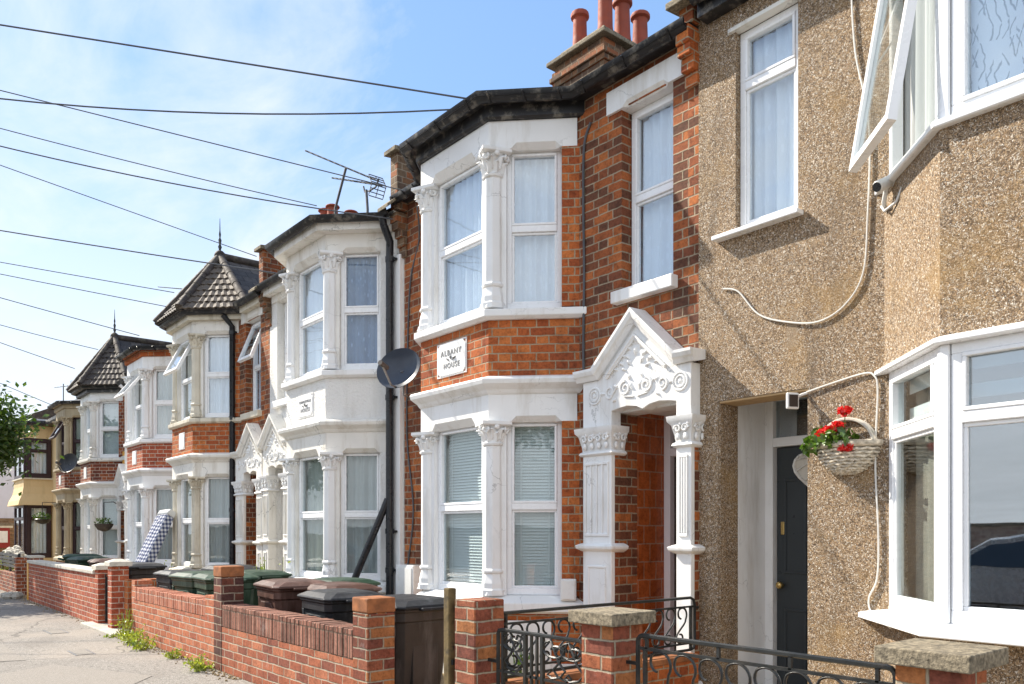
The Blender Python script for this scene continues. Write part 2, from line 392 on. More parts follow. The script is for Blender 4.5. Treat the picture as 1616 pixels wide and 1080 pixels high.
MT = {}
def mats():
    MT['brick'] = brick_mat('soot_red_brick', [(.31, .09, .029), (.25, .072, .026), (.17, .06, .029), (.38, .115, .035), (.22, .066, .027), (.125, .05, .028), (.28, .082, .028), (.41, .13, .036), (.18, .058, .028)], (.36, .29, .20), soot=.5, seed=1.)
    MT['brick_rub'] = brick_mat('orange_red_brick', [(.45, .125, .034), (.38, .095, .026), (.50, .155, .042), (.31, .075, .024), (.42, .11, .028)], (.38, .30, .20), soot=.3, seed=2.)
    MT['brick_dark'] = brick_mat('dark_red_brick', [(.27, .07, .03), (.20, .05, .028), (.31, .09, .035), (.15, .045, .03)], (.50, .44, .36), soot=.25, seed=3.)
    MT['brick_red'] = brick_mat('clean_red_brick', [(.36, .085, .04), (.31, .07, .035), (.40, .11, .05)], (.55, .47, .38), soot=.12, seed=4.)
    MT['engineering'] = brick_mat('dark_engineering_brick', [(.13, .045, .03), (.10, .038, .028), (.17, .055, .035), (.085, .036, .03)], (.34, .27, .2), bw=.2149, hw=0., soot=.4, seed=16., white=.2)
    MT['brick_old'] = brick_mat('weathered_chimney_brick', [(.20, .10, .05), (.28, .10, .04), (.12, .075, .05), (.17, .11, .065)], (.30, .24, .17), soot=.55, seed=5.)
    MT['gw_red'] = brick_mat('pink_red_garden_brick', [(.46, .16, .08), (.40, .13, .065), (.50, .195, .105), (.36, .11, .058), (.44, .145, .07)], (.46, .39, .31), hw=0., bw=.225, soot=.1, seed=6., white=.35)
    MT['gw_brown'] = brick_mat('brown_red_garden_brick', [(.39, .13, .065), (.31, .095, .05), (.43, .155, .08), (.24, .078, .048), (.35, .11, .055)], (.44, .37, .28), hw=0., soot=.22, seed=7., white=.25)
    MT['soldier_red'] = brick_mat('upright_red_coping_brick', [(.42, .13, .07), (.38, .115, .06), (.45, .16, .09)], (.52, .36, .28), hw=0., bw=.0375 * 1.3, rh=.6, mw=.003, soot=.1, seed=8., white=.2)
    MT['soldier_brown'] = brick_mat('upright_brown_coping_brick', [(.30, .13, .09), (.23, .095, .065), (.36, .17, .12), (.19, .085, .06)], (.16, .10, .07), hw=0., bw=.0375 * 1.3, rh=.6, mw=.004, soot=.3, seed=9., white=.2)
    MT['pier'] = brick_mat('mixed_pier_brick', [(.33, .105, .045), (.24, .07, .04), (.29, .095, .05), (.40, .155, .055), (.20, .062, .04)], (.40, .34, .25), bw=.2149, hw=0., rh=.075, soot=.3, seed=10., white=.2, bmp=.9)
    MT['far_brick'] = brick_mat('brown_boundary_brick', [(.25, .15, .07), (.20, .12, .06), (.30, .18, .09)], (.3, .25, .18), hw=0., soot=.3, seed=12.)
    MT['white'] = paint('white_gloss_paint', (.80, .80, .79), .45, .03, 3., .12, 40., (.45, .40, .32), .5, streak=True, crack=.55)
    MT['white_warm'] = paint('aged_white_stone_paint', (.76, .74, .69), .55, .05, 3., .2, 40., (.38, .32, .23), .6, streak=True, crack=.8)
    MT['cream'] = paint('stained_cream_stone', (.62, .57, .46), .65, .06, 4., .25, 40., (.25, .20, .13), .75, streak=True, crack=.9)
    MT['buff'] = paint('buff_stone', (.40, .33, .22), .7, .08, 4., .25, 40., (.14, .10, .06), .6, streak=True)
    MT['upvc'] = paint('white_plastic_frame', (.84, .85, .86), .28, .01, 2., .0, 10., (.6, .58, .52), .15, streak=True, spec=.5)
    MT['dark_wood'] = paint('dark_plum_frame', (.035, .016, .020), .4, .1, 4., .1)
    MT['lilac'] = paint('pale_lilac_white_paint', (.72, .70, .74), .5, .03, 3., .1, 40., (.5, .45, .4), .3, streak=True)
    MT['roughcast'] = render_mat('white_roughcast', (.78, .77, .74), (.48, .44, .37), 38., 1.0)
    MT['smooth_white'] = render_mat('white_smooth_render', (.80, .80, .79), (.52, .48, .42), 14., .25, amt=.3)
    MT['yellow'] = render_mat('yellow_render', (.68, .51, .28), (.40, .28, .14), 40., .3)
    MT['pebble'] = pebble_mat('pebbledash')
    MT['tan_edge'] = render_mat('tan_cement_reveal', (.50, .34, .18), (.25, .16, .08), 60., .6)
    MT['black'] = paint('black_gutter_paint', (.018, .018, .02), .42, .2, 6., .15, 30., (.34, .31, .26), .6)
    MT['blackgloss'] = paint('black_pipe_paint', (.016, .018, .022), .3, .1, 6., .1, 30.)
    MT['iron'] = paint('black_wrought_iron', (.02, .022, .022), .38, .2, 12., .3, 120., (.11, .09, .07), .35)
    MT['slate'] = brick_mat('roof_slate', [(.075, .07, .07), (.10, .09, .085), (.06, .058, .06)], (.02, .02, .02), bw=.25, hw=0., rh=.2, mw=.003, soot=.2, seed=13.)
    MT['tile'] = paint('brown_roof_tile', (.060, .046, .038), .75, .25, 8., .4, 40., (.2, .18, .12), .5)
    MT['tile_pale'] = paint('weathered_tan_tile', (.12, .095, .072), .75, .2, 8., .4, 40., (.1, .08, .06), .6)
    MT['lead'] = paint('grey_lead_sheet', (.10, .10, .105), .5, .15, 5., .2, 20., (.2, .19, .17), .4)
    MT['terra'] = paint('terracotta_pot', (.31, .065, .032), .7, .12, 7., .2, 40., (.16, .06, .04), .5)
    MT['slab'] = paint('lichened_concrete', (.27, .225, .155), .9, .35, 55., .9, 130., (.07, .06, .045), .8)
    MT['conc'] = paint('pale_concrete', (.46, .43, .37), .9, .12, 8., .5, 70., (.2, .18, .14), .5)
    MT['coping'] = paint('cream_cast_coping', (.60, .56, .48), .8, .08, 6., .3, 60., (.25, .22, .16), .5)
    MT['inside'] = paint('dim_room_plaster', (.26, .25, .24), .9, .03, 2., 0.)
    MT['glass'] = glass_mat('window_glass')
    MT['glass_up'] = glass_mat('upper_window_glass', (.90, .94, .96), .12)
    MT['glass_dark'] = glass_mat('front_bay_glass', (.62, .72, .78), .26, .01)
    MT['net'] = net_mat('white_net_curtain', (.86, .88, .93), .93)
    m, nt, b = base_mat('net_lattice_curtain', .9, .1); uv = N(nt, 'ShaderNodeUVMap').outputs[0]
    vo = N(nt, 'ShaderNodeTexVoronoi', {'Vector': N(nt, 'ShaderNodeVectorMath', {0: uv, 1: (1., .55, 1.)}, operation='MULTIPLY').outputs[0], 'Scale': 9., 'Randomness': .75}, feature='DISTANCE_TO_EDGE')
    su_ = N(nt, 'ShaderNodeSeparateXYZ', {0: uv}); wv = M(nt, 'MULTIPLY', noise(nt, uv, 6., 3.).outputs[0], .10)
    l1 = M(nt, 'PINGPONG', M(nt, 'ADD', M(nt, 'ADD', su_.outputs[0], M(nt, 'MULTIPLY', su_.outputs[1], .42)), wv), .055); l2 = M(nt, 'PINGPONG', M(nt, 'ADD', M(nt, 'SUBTRACT', su_.outputs[0], M(nt, 'MULTIPLY', su_.outputs[1], .42)), wv), .055)
    nt.links.new(mix(nt, maprange(nt, M(nt, 'MINIMUM', l1, l2), .002, .006, .75, 0.), (.86, .89, .94), (.20, .24, .29)), b.inputs['Base Color']); MT['lattice'] = m
    MT['lace'] = net_mat('sky_tinted_lace_curtain', (.50, .64, .94), .55)  # blue sky light on the panes is put into the lace colour
    MT['sheer'] = net_mat('grey_sheer_curtain', (.74, .74, .72), .72, False)
    MT['taupe'] = net_mat('taupe_sheer_curtain', (.34, .31, .26), .9, False)
    MT['blind'] = paint('white_blind_slat', (.84, .85, .82), .5, .02, 3., 0.)
    MT['drape'] = paint('pale_drape', (.55, .55, .50), .9, .05, 3., .1)
    MT['tilewall'] = brick_mat('brown_glazed_tile', [(.34, .085, .022), (.30, .072, .018), (.37, .095, .025)], (.36, .22, .15), bw=.155, hw=0., rh=.155, mw=.0025, soot=.0, rough=.25, bmp=.15, seed=14.)
    MT['darkdoor'] = paint('slate_grey_door', (.035, .042, .046), .35, .04, 3., .05)
    MT['reddoor'] = paint('crimson_door', (.25, .012, .018), .35, .05, 3., .05)
    MT['browndoor'] = paint('dark_brown_door', (.03, .017, .012), .35, .05, 3., .05)
    MT['brass'] = paint('worn_brass', (.60, .42, .16), .3, .05, 10., .05, metal=1.)
    MT['wicker'] = paint('pale_wicker', (.66, .58, .46), .8, .25, 40., .5, 90., (.30, .20, .11), .6)
    MT['redpetal'] = leaf_mat('red_petal', (.50, .006, .008), (.75, .015, .015), .2)
    MT['leaf'] = leaf_mat('green_leaf', (.05, .10, .012), (.11, .19, .025))
    MT['leaf_y'] = leaf_mat('yellow_green_leaf', (.20, .26, .03), (.38, .38, .06))
    MT['leaf_tree'] = leaf_mat('tree_leaf', (.022, .055, .008), (.085, .125, .016), .35)
    MT['bark'] = paint('grey_bark', (.12, .09, .065), .9, .2, 12., .8, 40.)
    MT['oldwood'] = paint('weathered_post', (.17, .12, .05), .9, .35, 9., .6, 50., (.02, .02, .02), 1.)
    MT['dish'] = paint('grey_dish', (.030, .040, .060), .35, .05, 4., .05)
    MT['steel'] = paint('dull_steel', (.28, .28, .28), .4, .1, 8., .1, metal=.8)
    MT['cable'] = paint('grey_black_cable', (.085, .09, .10), .6, .1, 8., 0.)
    MT['wcable'] = paint('white_cable', (.72, .70, .65), .5, .05, 8., 0.)
    MT['stone_relief'] = paint('white_relief_paint', (.78, .78, .77), .5, .04, 6., .2, 50., (.42, .40, .36), .35)
    MT['letter'] = paint('grey_letter_paint', (.22, .22, .22), .7, .1, 8., 0.)
    MT['yellowbox'] = paint('amber_alarm_box', (.75, .36, .03), .4, .05, 5., 0.)
    MT['plastic_w'] = paint('white_plastic_box', (.74, .74, .72), .4, .03, 5., .05, 30., (.4, .36, .3), .3)
    for k, c in (('bin_black', (.018, .020, .024)), ('bin_brown', (.080, .036, .025)), ('bin_green', (.018, .048, .026)), ('bin_grey', (.058, .050, .044))):
        MT[k] = paint(k.split('_')[1] + '_bin_plastic', c, .46, .14, 5., .25, 90., tuple(min(1, q * 2.4 + .07) for q in c), .6, streak=True)
    MT['tyre'] = paint('black_rubber', (.015, .015, .015), .8, .1, 8., .1)
    # asphalt pavement
    m, nt, b = base_mat('worn_asphalt_pavement', .95, .1); p = world_pos(nt)
    g = noise(nt, p, 75., 4., .8).outputs[0]; g2 = noise(nt, p, 22., 4., .7).outputs[0]; bg = noise(nt, p, .9, 6., .6, .4).outputs[0]
    c = ramp(nt, g, [(.30, (.095, .088, .08)), (.5, (.26, .24, .215)), (.70, (.49, .46, .415))])
    c = mix(nt, 1., c, ramp(nt, g2, [(.30, (.55, .54, .53)), (.5, (1, 1, 1)), (.7, (1.2, 1.2, 1.2))]), 'MULTIPLY')
    c = mix(nt, maprange(nt, bg, .5, .62, 0., .45), c, (.20, .18, .16))
    c = mix(nt, maprange(nt, noise(nt, p, .35, 5., .6).outputs[0], .5, .6, 0., .35), c, (.42, .36, .30))
    sp_ = N(nt, 'ShaderNodeTexVoronoi', {'Vector': p, 'Scale': 4.5}).outputs['Distance']
    c = mix(nt, maprange(nt, sp_, .07, .11, .55, 0.), c, (.10, .095, .09))
    pj = N(nt, 'ShaderNodeVectorMath', {0: p, 1: N(nt, 'ShaderNodeVectorMath', {0: noise(nt, p, 2.5, 4.).outputs['Color'], 1: (.5, .5, 0.)}, operation='MULTIPLY').outputs[0]}, operation='ADD').outputs[0]
    vc = N(nt, 'ShaderNodeTexVoronoi', {'Vector': pj, 'Scale': .32}, feature='DISTANCE_TO_EDGE').outputs['Distance']
    c = mix(nt, maprange(nt, vc, .002, .006, .5, 0.), c, (.07, .065, .06))
    nt.links.new(c, b.inputs['Base Color']); bump(nt, b, g, .6, .006); MT['pave'] = m
    m, nt, b = base_mat('grey_asphalt_patch', .95, .1); p = world_pos(nt)
    g = noise(nt, p, 150., 3., .7).outputs[0]
    nt.links.new(ramp(nt, g, [(.3, (.16, .145, .125)), (.7, (.40, .365, .325))]), b.inputs['Base Color']); bump(nt, b, g, .6, .006); MT['patch'] = m
    m, nt, b = base_mat('road_asphalt', .9, .2); p = world_pos(nt)
    g = noise(nt, p, 120., 3., .7).outputs[0]
    nt.links.new(ramp(nt, g, [(.3, (.08, .078, .074)), (.7, (.17, .165, .155))]), b.inputs['Base Color']); bump(nt, b, g, .5, .006); MT['road'] = m
    m, nt, b = base_mat('garden_soil_and_slab', .95, .1); p = world_pos(nt)
    g = noise(nt, p, 60., 4., .7).outputs[0]
    nt.links.new(ramp(nt, g, [(.3, (.16, .12, .07)), (.7, (.42, .33, .20))]), b.inputs['Base Color']); bump(nt, b, g, .6, .01); MT['garden'] = m
    m, nt, b = base_mat('distant_ground', 1., .1); p = world_pos(nt)
    nt.links.new(ramp(nt, noise(nt, p, .3, 5.).outputs[0], [(.3, (.07, .065, .05)), (.7, (.12, .11, .085))]), b.inputs['Base Color']); MT['ground'] = m
    # blue check mattress
    m, nt, b = base_mat('blue_gingham_cloth', .9, .1); uv = N(nt, 'ShaderNodeUVMap').outputs[0]
    sp = N(nt, 'ShaderNodeSeparateXYZ', {0: uv})
    fx = maprange(nt, M(nt, 'PINGPONG', sp.outputs[0], .035), .012, .023); fz = maprange(nt, M(nt, 'PINGPONG', sp.outputs[1], .035), .012, .023)
    s_ = M(nt, 'MULTIPLY', M(nt, 'ADD', fx, fz), .5)
    nt.links.new(ramp(nt, s_, [(0., (.62, .62, .62)), (.5, (.22, .24, .33)), (1., (.035, .045, .10))]), b.inputs['Base Color']); MT['gingham'] = m
    # marked post, car
    MT['carpaint'] = paint('silver_car_paint', (.42, .44, .46), .25, .02, 3., 0., metal=.6)
    MT['carglass'] = paint('tinted_car_glass', (.02, .025, .03), .06, .02, 3., 0., spec=.8)
mats()
# ------------------------------------------------------------------ building components
def sash_mesh(F, a0, a1, n, z0, z1, th):            # a top-hung casement swung outwards by th; material 1 = glass
    mb = MB(); h = z1 - z0; c, s = cos(th), sin(th)
    def q(a, d, m): return F.p(a, n - d * s + m * c, z1 - d * c - m * s)
    def bar(A0, A1, d0, d1, m0=-.02, m1=.03): mb.hexa([q(a, d, m) for d in (d0, d1) for m in (m0, m1) for a in (A0, A1)])
    w = .05
    bar(a0, a1, 0, w); bar(a0, a1, h - w, h); bar(a0, a0 + w, w, h - w); bar(a1 - w, a1, w, h - w)
    mb.cur = 1; bar(a0 + w, a1 - w, w, h - w, .002, .008)
    mb.cur = 0
    for a in (a0 + .02, a1 - .03): mb.tube([q(a, h * .55, .02), F.p(a, n + .01, z1 - h * .42)], .008, 4)
    return mb
def curtain_mesh(F, a0, a1, n, z0, z1, folds, amp, seed=0):
    rnd = random.Random(seed); mb = MB(); k = max(16, int(folds * 8)); ph = [rnd.uniform(0, 6) for _ in range(4)]
    rows = []
    for j in range(5):
        z = z0 + (z1 - z0) * j / 4; row = []
        for i in range(k + 1):
            t = i / k; w = sin(t * folds * 2 * pi + ph[0] + .3 * sin(3 * t + ph[1])) + .5 * sin(t * folds * 3.7 + ph[2])
            row.append(F.p(a0 + (a1 - a0) * t, n - .045 + amp * w * (1.15 - .3 * j / 4), z))
        rows.append(row)
    mb.loft(rows, closed=False, caps=False)
    return mb
def window(parent, F, a0, a1, n, z0, z1, tr=None, cur='net', opn=0., mat='upvc', glass='glass', fw=.045, mull=(), folds=None, seed=0, casement=True):
    mb = MB(); d0, d1 = n, n + .07
    mb.fbox(F, a0, a1, d0, d1, z0, z0 + fw + .015); mb.fbox(F, a0, a1, d0, d1, z1 - fw, z1)
    mb.fbox(F, a0, a0 + fw, d0, d1, z0 + fw + .015, z1 - fw); mb.fbox(F, a1 - fw, a1, d0, d1, z0 + fw + .015, z1 - fw)
    lights = []
    if tr:
        mb.fbox(F, a0 + fw, a1 - fw, d0 - .006, d1, tr - .03, tr + .03)
        lights = [(z0 + fw + .015, tr - .03), (tr + .03, z1 - fw)]
    else: lights = [(z0 + fw + .015, z1 - fw)]
    xs = [a0 + fw] + [q for m_ in mull for q in (m_ - .03, m_ + .03)] + [a1 - fw]
    for m_ in mull: mb.fbox(F, m_ - .03, m_ + .03, d0 - .004, d1 - .002, z0 + fw + .015, z1 - fw)
    cells = [(xs[i], xs[i + 1], l) for l in range(len(lights)) for i in range(0, len(xs), 2)]
    for (A0, A1, l) in cells:
        q0, q1 = lights[l]
        if opn and l == len(lights) - 1: continue
        e = .022
        y0 = d0 - .010 if (casement and l == len(lights) - 1) else d0 + .012
        mb.fbox(F, A0, A1, y0, d0 + .05, q0, q0 + e); mb.fbox(F, A0, A1, y0, d0 + .05, q1 - e, q1)
        mb.fbox(F, A0, A0 + e, y0, d0 + .05, q0 + e, q1 - e); mb.fbox(F, A1 - e, A1, y0, d0 + .05, q0 + e, q1 - e)
    w = mb.build('window', MT[mat], parent, bevel=.004, seg=1)
    for (A0, A1, l) in cells:
        q0, q1 = lights[l]
        if opn and l == len(lights) - 1:
            sash_mesh(F, A0 - .015, A1 + .015, d0 + .0, q0 - .015, q1 + .01, opn).build('sash', [MT[mat], MT[glass]], w)
            continue
        g = MB(); g.fbox(F, A0 + .012, A1 - .012, d0 + .026, d0 + .032, q0 + .012, q1 - .012); g.build('pane', MT[glass], w, uv=False)
    if cur in ('net', 'lace', 'sheer', 'drape', 'lattice'):
        curtain_mesh(F, a0 + .01, a1 - .01, n + .15, z0 + .01, z1 - .03, folds or (a1 - a0) * 10, .020, seed).build('curtain', MT[cur], w, smooth=True)
    elif cur == 'pair':
        W = a1 - a0
        curtain_mesh(F, a0 + .01, a0 + .3 * W, n + .15, z0 + .01, z1 - .03, 4, .014, seed).build('curtain', MT['drape'], w, smooth=True)
        curtain_mesh(F, a1 - .25 * W, a1 - .01, n + .15, z0 + .01, z1 - .03, 3, .014, seed + 1).build('curtain', MT['drape'], w, smooth=True)
    elif cur == 'blind':
        b = MB(); z = z0 + .05
        while z < z1 - .05:
            b.hexa([F.p(a, nn, zz) for (zz, nn) in ((z - .0135, n + .092), (z + .0135, n + .106)) for t in (0, .002) for a in (a0 + .05, a1 - .05) for nn in (nn + t,)])
            z += .028
        b.fbox(F, a0 + .05, a1 - .05, n + .085, n + .12, z1 - .06, z1 - .03)
        for a in (a0 + .12, a1 - .12): b.fbox(F, a - .004, a + .004, n + .086, n + .089, z0 + .05, z1 - .06)
        b.build('blind', MT['blind'], w)
    elif cur == 'zebra':
        b = MB(); z = z1 - .06
        while z > (tr or z0) + .05:
            b.fbox(F, a0 + .06, a1 - .02, n + .10, n + .103, max(z0, z - .085), z); z -= .17
        b.build('blind', MT['blind'], w)
        curtain_mesh(F, a0 + .06, a1 - .02, n + .19, z0, z1 - .04, 4, .012, seed).build('curtain', MT['taupe'], w, smooth=True)
    return w

def column(parent, x, y, z0, z1, ch, mat, ang, flat=False, bh=.24):     # shaft on a broached base under a leafed capital
    sh = MB(); sh.lathe((x, y, 0), [(.092, z0 + bh - .03), (.09, z1 - ch)], 8, ph=ang + pi / 8)
    c = sh.build('column', MT[mat], parent, bevel=.008)
    b = MB(); r = .108
    sq = lambda rr, zz: [(x + rr * 1.414 * cos(ang + pi / 4 + i * pi / 2), y + rr * 1.414 * sin(ang + pi / 4 + i * pi / 2), zz) for i in range(4)]
    oc = lambda rr, zz: [(x + rr * cos(ang + i * pi / 4), y + rr * sin(ang + i * pi / 4), zz) for i in range(8)]
    b.lathe((x, y, 0), [(r + .015, z0 - .0), (r + .015, z0 + .05), (r, z0 + .06), (r, z0 + bh * .45), (.088, z0 + bh * .8), (.088, z0 + bh - .045), (.104, z0 + bh - .04), (.108, z0 + bh - .022), (.098, z0 + bh - .004), (.082, z0 + bh)], 8, ph=ang + pi / 8)
    for i in range(4):
        q = ang + pi / 4 + i * pi / 2
        b.prism([(x + r * cos(q - .42), y + r * sin(q - .42)), (x + (r + .028) * cos(q), y + (r + .028) * sin(q)), (x + r * cos(q + .42), y + r * sin(q + .42)), (x, y)], z0 + .001, z0 + bh * .30,
                [(x + .085 * cos(q - .1), y + .085 * sin(q - .1)), (x + .09 * cos(q), y + .09 * sin(q)), (x + .085 * cos(q + .1), y + .085 * sin(q + .1)), (x, y)])
    b.build('base', MT[mat], c, bevel=.004, seg=1)
    k = MB(); zb = z1 - ch
    k.lathe((x, y, 0), [(.085, zb - .002), (.10, zb + .005), (.105, zb + .022), (.09, zb + .034), (.085, zb + .05), (.092, zb + ch * .55), (.118, zb + ch * .8), (.13, z1 - .03)], 12)
    k.loft([sq(.118, z1 - .045), sq(.135, z1 - .03), sq(.135, z1 - .002)])
    def acanthus(q, r0, z0_, hh, w0, curl):
        rings = []
        for i in range(9):
            t = i / 8; rr = r0 + curl * (.25 * t + .75 * t ** 3); zz_ = z0_ + hh * (t if t < .8 else .8 + .12 * sin((t - .8) * 5 * pi * .75))
            if t > .9: zz_ -= hh * .10
            w_ = w0 * (.55 + .6 * sin(pi * min(1, t * .85 + .08))) * (1 if t < .85 else .6); ser = 1 + .18 * (i % 2)
            rings.append([(x + (rr + dr) * cos(q) - dy * sin(q), y + (rr + dr) * sin(q) + dy * cos(q), zz_) for dr, dy in ((-.012, -w_ * ser), (.006, -w_ * .45), (.016, 0), (.006, w_ * .45), (-.012, w_ * ser), (-.02, 0))])
        k.loft(rings)
    for i in range(8):
        acanthus(ang + i * pi / 4, .088, zb + .035, ch * .42, .030, .045)
    for i in range(8):
        q = ang + (i + .5) * pi / 4; acanthus(q, .092, zb + ch * .28, ch * .46, .030, .055)
    for i in range(4):
        q = ang + pi / 4 + i * pi / 2
        for s_ in (-1, 1):
            o_ = Vector((x + .118 * cos(q), y + .118 * sin(q), z1 - .078)); u_ = Vector((cos(q + s_ * .95), sin(q + s_ * .95), 0))
            k.tube([o_ + u_ * (.04 - a_) + Vector((0, 0, b_)) for a_, b_ in spiral(.03, 0, .030, .006, 0, 1.4, 14)], .011, 6)
        q2 = ang + i * pi / 2; k.ball((x + .122 * cos(q2), y + .122 * sin(q2), z1 - .05), .016, .026, .026, 8, 5, Matrix.Rotation(q2, 3, 'Z'))
    k.build('capital', MT[mat], c, smooth=True, angle=45)
    return c

def spiral(cx, cz, r0, r1, t0, turns, m=22):
    return [(cx + (r0 + (r1 - r0) * i / m) * cos(t0 + turns * 2 * pi * i / m), cz + (r0 + (r1 - r0) * i / m) * sin(t0 + turns * 2 * pi * i / m)) for i in range(m + 1)]
def leaf_relief(mb, F, n, a, z, l, w, th):
    c, s = cos(th), sin(th)
    pts = [(0, 0), (.35, .42), (.62, .30), (.8, .36), (1, 0), (.8, -.36), (.62, -.30), (.35, -.42)]
    P = [(a + (x * l) * c - y * w * s, z + (x * l) * s + y * w * c) for x, y in pts]
    v = [F.p(x, n, y) for x, y in P] + [F.p(a + .5 * l * c, n - .022, z + .5 * l * s)]
    mb.add(v, [(i, (i + 1) % 8, 8) for i in range(8)])
def porch(parent, pc, oL, oR, opL, opR, k, st, ped=.41, flatL=True, flatR=True, wallmat='brick'):
    Y0 = D - .12; F = Fr(pc, Y0); T = .12; m = MT[st]
    zc, zs, zt, zp, ap = 2.22 * k, 2.335 * k, 2.61 * k, 2.64 * k, 3.005 * k
    hL = -ped - .01; hR = ped + .01
    # tympanum plate with the doorway cut out of it, cusped soffit edge
    mid = (opL + opR) / 2; w = opR - opL
    pts = [(oL + .0, zc), (opL, zc), (opL, zs)] + [(opL + w * t, zs + h_) for t, h_ in ((.1, .012), (.25, .022), (.40, .008), (.5, -.022), (.60, .008), (.75, .022), (.9, .012))] + [(opR, zs), (opR, zc), (oR, zc), (oR, zt)]
    if flatR: pts += [(hR, zt)]
    pts += [(0, ap), (hL, zt)]
    if flatL: pts += [(oL, zt)]
    else: pts[-1:] = [(max(oL, hL), zt)]
    mb = MB(); mb.fpoly(F, pts, 0, T - .004)
    body = mb.build('porch', m, parent, bevel=.004, seg=1)
    # raking cornice
    c = MB(); path = ([(oL - .05, zp)] if flatL else []) + [(-ped, zp), (0, ap + .03), (ped, zp)] + ([(oR + .05, zp)] if flatR else [])
    sweep_az(c, F, path, [(-T + .005, -.005), (.0, -.03), (.025, -.03), (.045, .0), (.062, .012), (.075, .04), (.075, .062), (-T + .005, .066)])
    sweep_az(c, F, [(-ped + .11, zt - .01), (0, ap - .125), (ped - .11, zt - .01)], [(-.01, .0), (.018, .0), (.022, .012), (.03, .018), (.03, .03), (-.01, .03)])
    c.build('cornice', m, body)
    # carved leaves, scrolls and roundels
    r = MB()
    def tub(p2, rad): r.tube([F.p(a, -.004, z) for a, z in p2], rad, 6)
    zz = 2.50 * k
    for s in (-1, 1):
        tub(spiral(s * .11 + .0, zz, .062, .012, pi / 2, s * -1.5), lambda t: .013 * (1 - .4 * t))
        tub(spiral(s * .275, zz - .01, .052, .010, -pi / 2, s * 1.4), lambda t: .011 * (1 - .4 * t))
        tub([(s * .02, zz - .075), (s * .06, zz - .07), (s * .12, zz - .062), (s * .19, zz + .04), (s * .275, zz - .062)], .008)
        for (a, z, l, w_, th) in ((.03, zz - .03, .09, .045, 1.2), (.185, zz + .01, .07, .04, .6), (.33, zz - .02, .06, .035, .2), (.20, zz - .07, .06, .03, -.5), (.07, zz + .06, .05, .03, 1.8)):
            leaf_relief(r, F, 0, s * a, z, l, w_, th if s > 0 else pi - th)
    tri = [(0, .30, .10, pi / 2), (0, .17, .13, pi / 2)]
    zb = zt + .035
    for s in (-1, 1):
        for (a, h, l, th) in ((.05, .20, .09, 1.0), (.06, .11, .10, .7), (.11, .13, .08, .9), (.05, .04, .10, .9), (.13, .045, .09, .8), (.19, .055, .08, .6), (.20, .015, .08, .35), (.10, .0, .08, .3), (.025, .26, .06, 1.2)):
            leaf_relief(r, F, 0, s * a * .92, zb + h * .72, l * .8, l * .46, th if s > 0 else pi - th)
        r.ball(F.p(s * .16, -.004, zb + .06), .014, .014, .014, 6, 4)
    for (a, h, l, th) in tri: leaf_relief(r, F, 0, a, zb + h * .72 - .03, l * .75, l * .45, th)
    for a in ([oL + .14] if flatL else []) + ([oR - .10] if flatR else []):
        for rad in (.068, .042): r.tube([F.p(a + rad * cos(t * 2 * pi / 20), -.002, zz - .02 + rad * sin(t * 2 * pi / 20)) for t in range(20)], .010, 6, closed=True)
        r.ball(F.p(a, 0, zz - .02), .02, .014, .02, 7, 4)
    r.build('carving', MT['stone_relief'] if st != 'buff' else m, body, smooth=True, angle=35)
    # pilasters with flutes, dado mould and capital
    for (a0, a1) in ((oL, opL), (opR, oR)):
        if a1 - a0 < .06: continue
        p = MB(); p.fbox(F, a0, a1, 0, .045, 0, 2.0 * k)
        wv = a1 - a0; nfl = 4 if wv > .26 else 3
        for i in range(nfl + 1):
            x = a0 + .035 + (wv - .07) * (i / nfl)
            p.fbox(F, x - .008, x + .008, -.012, -.0, 1.33 * k, 1.90 * k)
        p.fbox(F, a0 + .027, a1 - .027, -.012, 0, 1.90 * k, 1.925 * k); p.fbox(F, a0 + .027, a1 - .027, -.012, 0, 1.305 * k, 1.33 * k)
        rp = lambda o: [F.p(a0 - o, T, 0)[:2], F.p(a0 - o, -o, 0)[:2], F.p(a1 + o, -o, 0)[:2], F.p(a1 + o, T + .04, 0)[:2]]
        p.sweep(rp, [(-.01, 1.17 * k), (.02, 1.185 * k), (.045, 1.20 * k), (.05, 1.225 * k), (.02, 1.24 * k), (-.01, 1.25 * k)])
        p.sweep(rp, [(-.01, -.01), (.03, -.01), (.03, .20 * k), (.012, .22 * k), (-.01, .22 * k)])
        q0, q1, q2, q3 = a0 + .06, a1 - .06, .34 * k, 1.06 * k
        if q1 - q0 > .05:
            p.fbox(F, q0, q1, -.010, 0, q2, q2 + .02); p.fbox(F, q0, q1, -.010, 0, q3 - .02, q3); p.fbox(F, q0, q0 + .016, -.010, 0, q2 + .02, q3 - .02); p.fbox(F, q1 - .016, q1, -.010, 0, q2 + .02, q3 - .02)
        pil = p.build('pilaster', m, body, bevel=.004, seg=1)
        pc_ = MB(); pc_.fbox(F, a0 + .008, a1 - .006, .046, T - .001, 0, 1.98 * k); pc_.build('pilaster_return', MT[wallmat], pil)
        cp = MB()
        cp.sweep(rp, [(-.01, 1.975 * k), (.014, 1.98 * k), (.026, 1.995 * k), (.018, 2.012 * k), (.002, 2.02 * k), (.006, 2.06 * k), (.028, 2.15 * k), (.05, 2.175 * k), (.055, 2.215 * k), (-.01, 2.222 * k)])
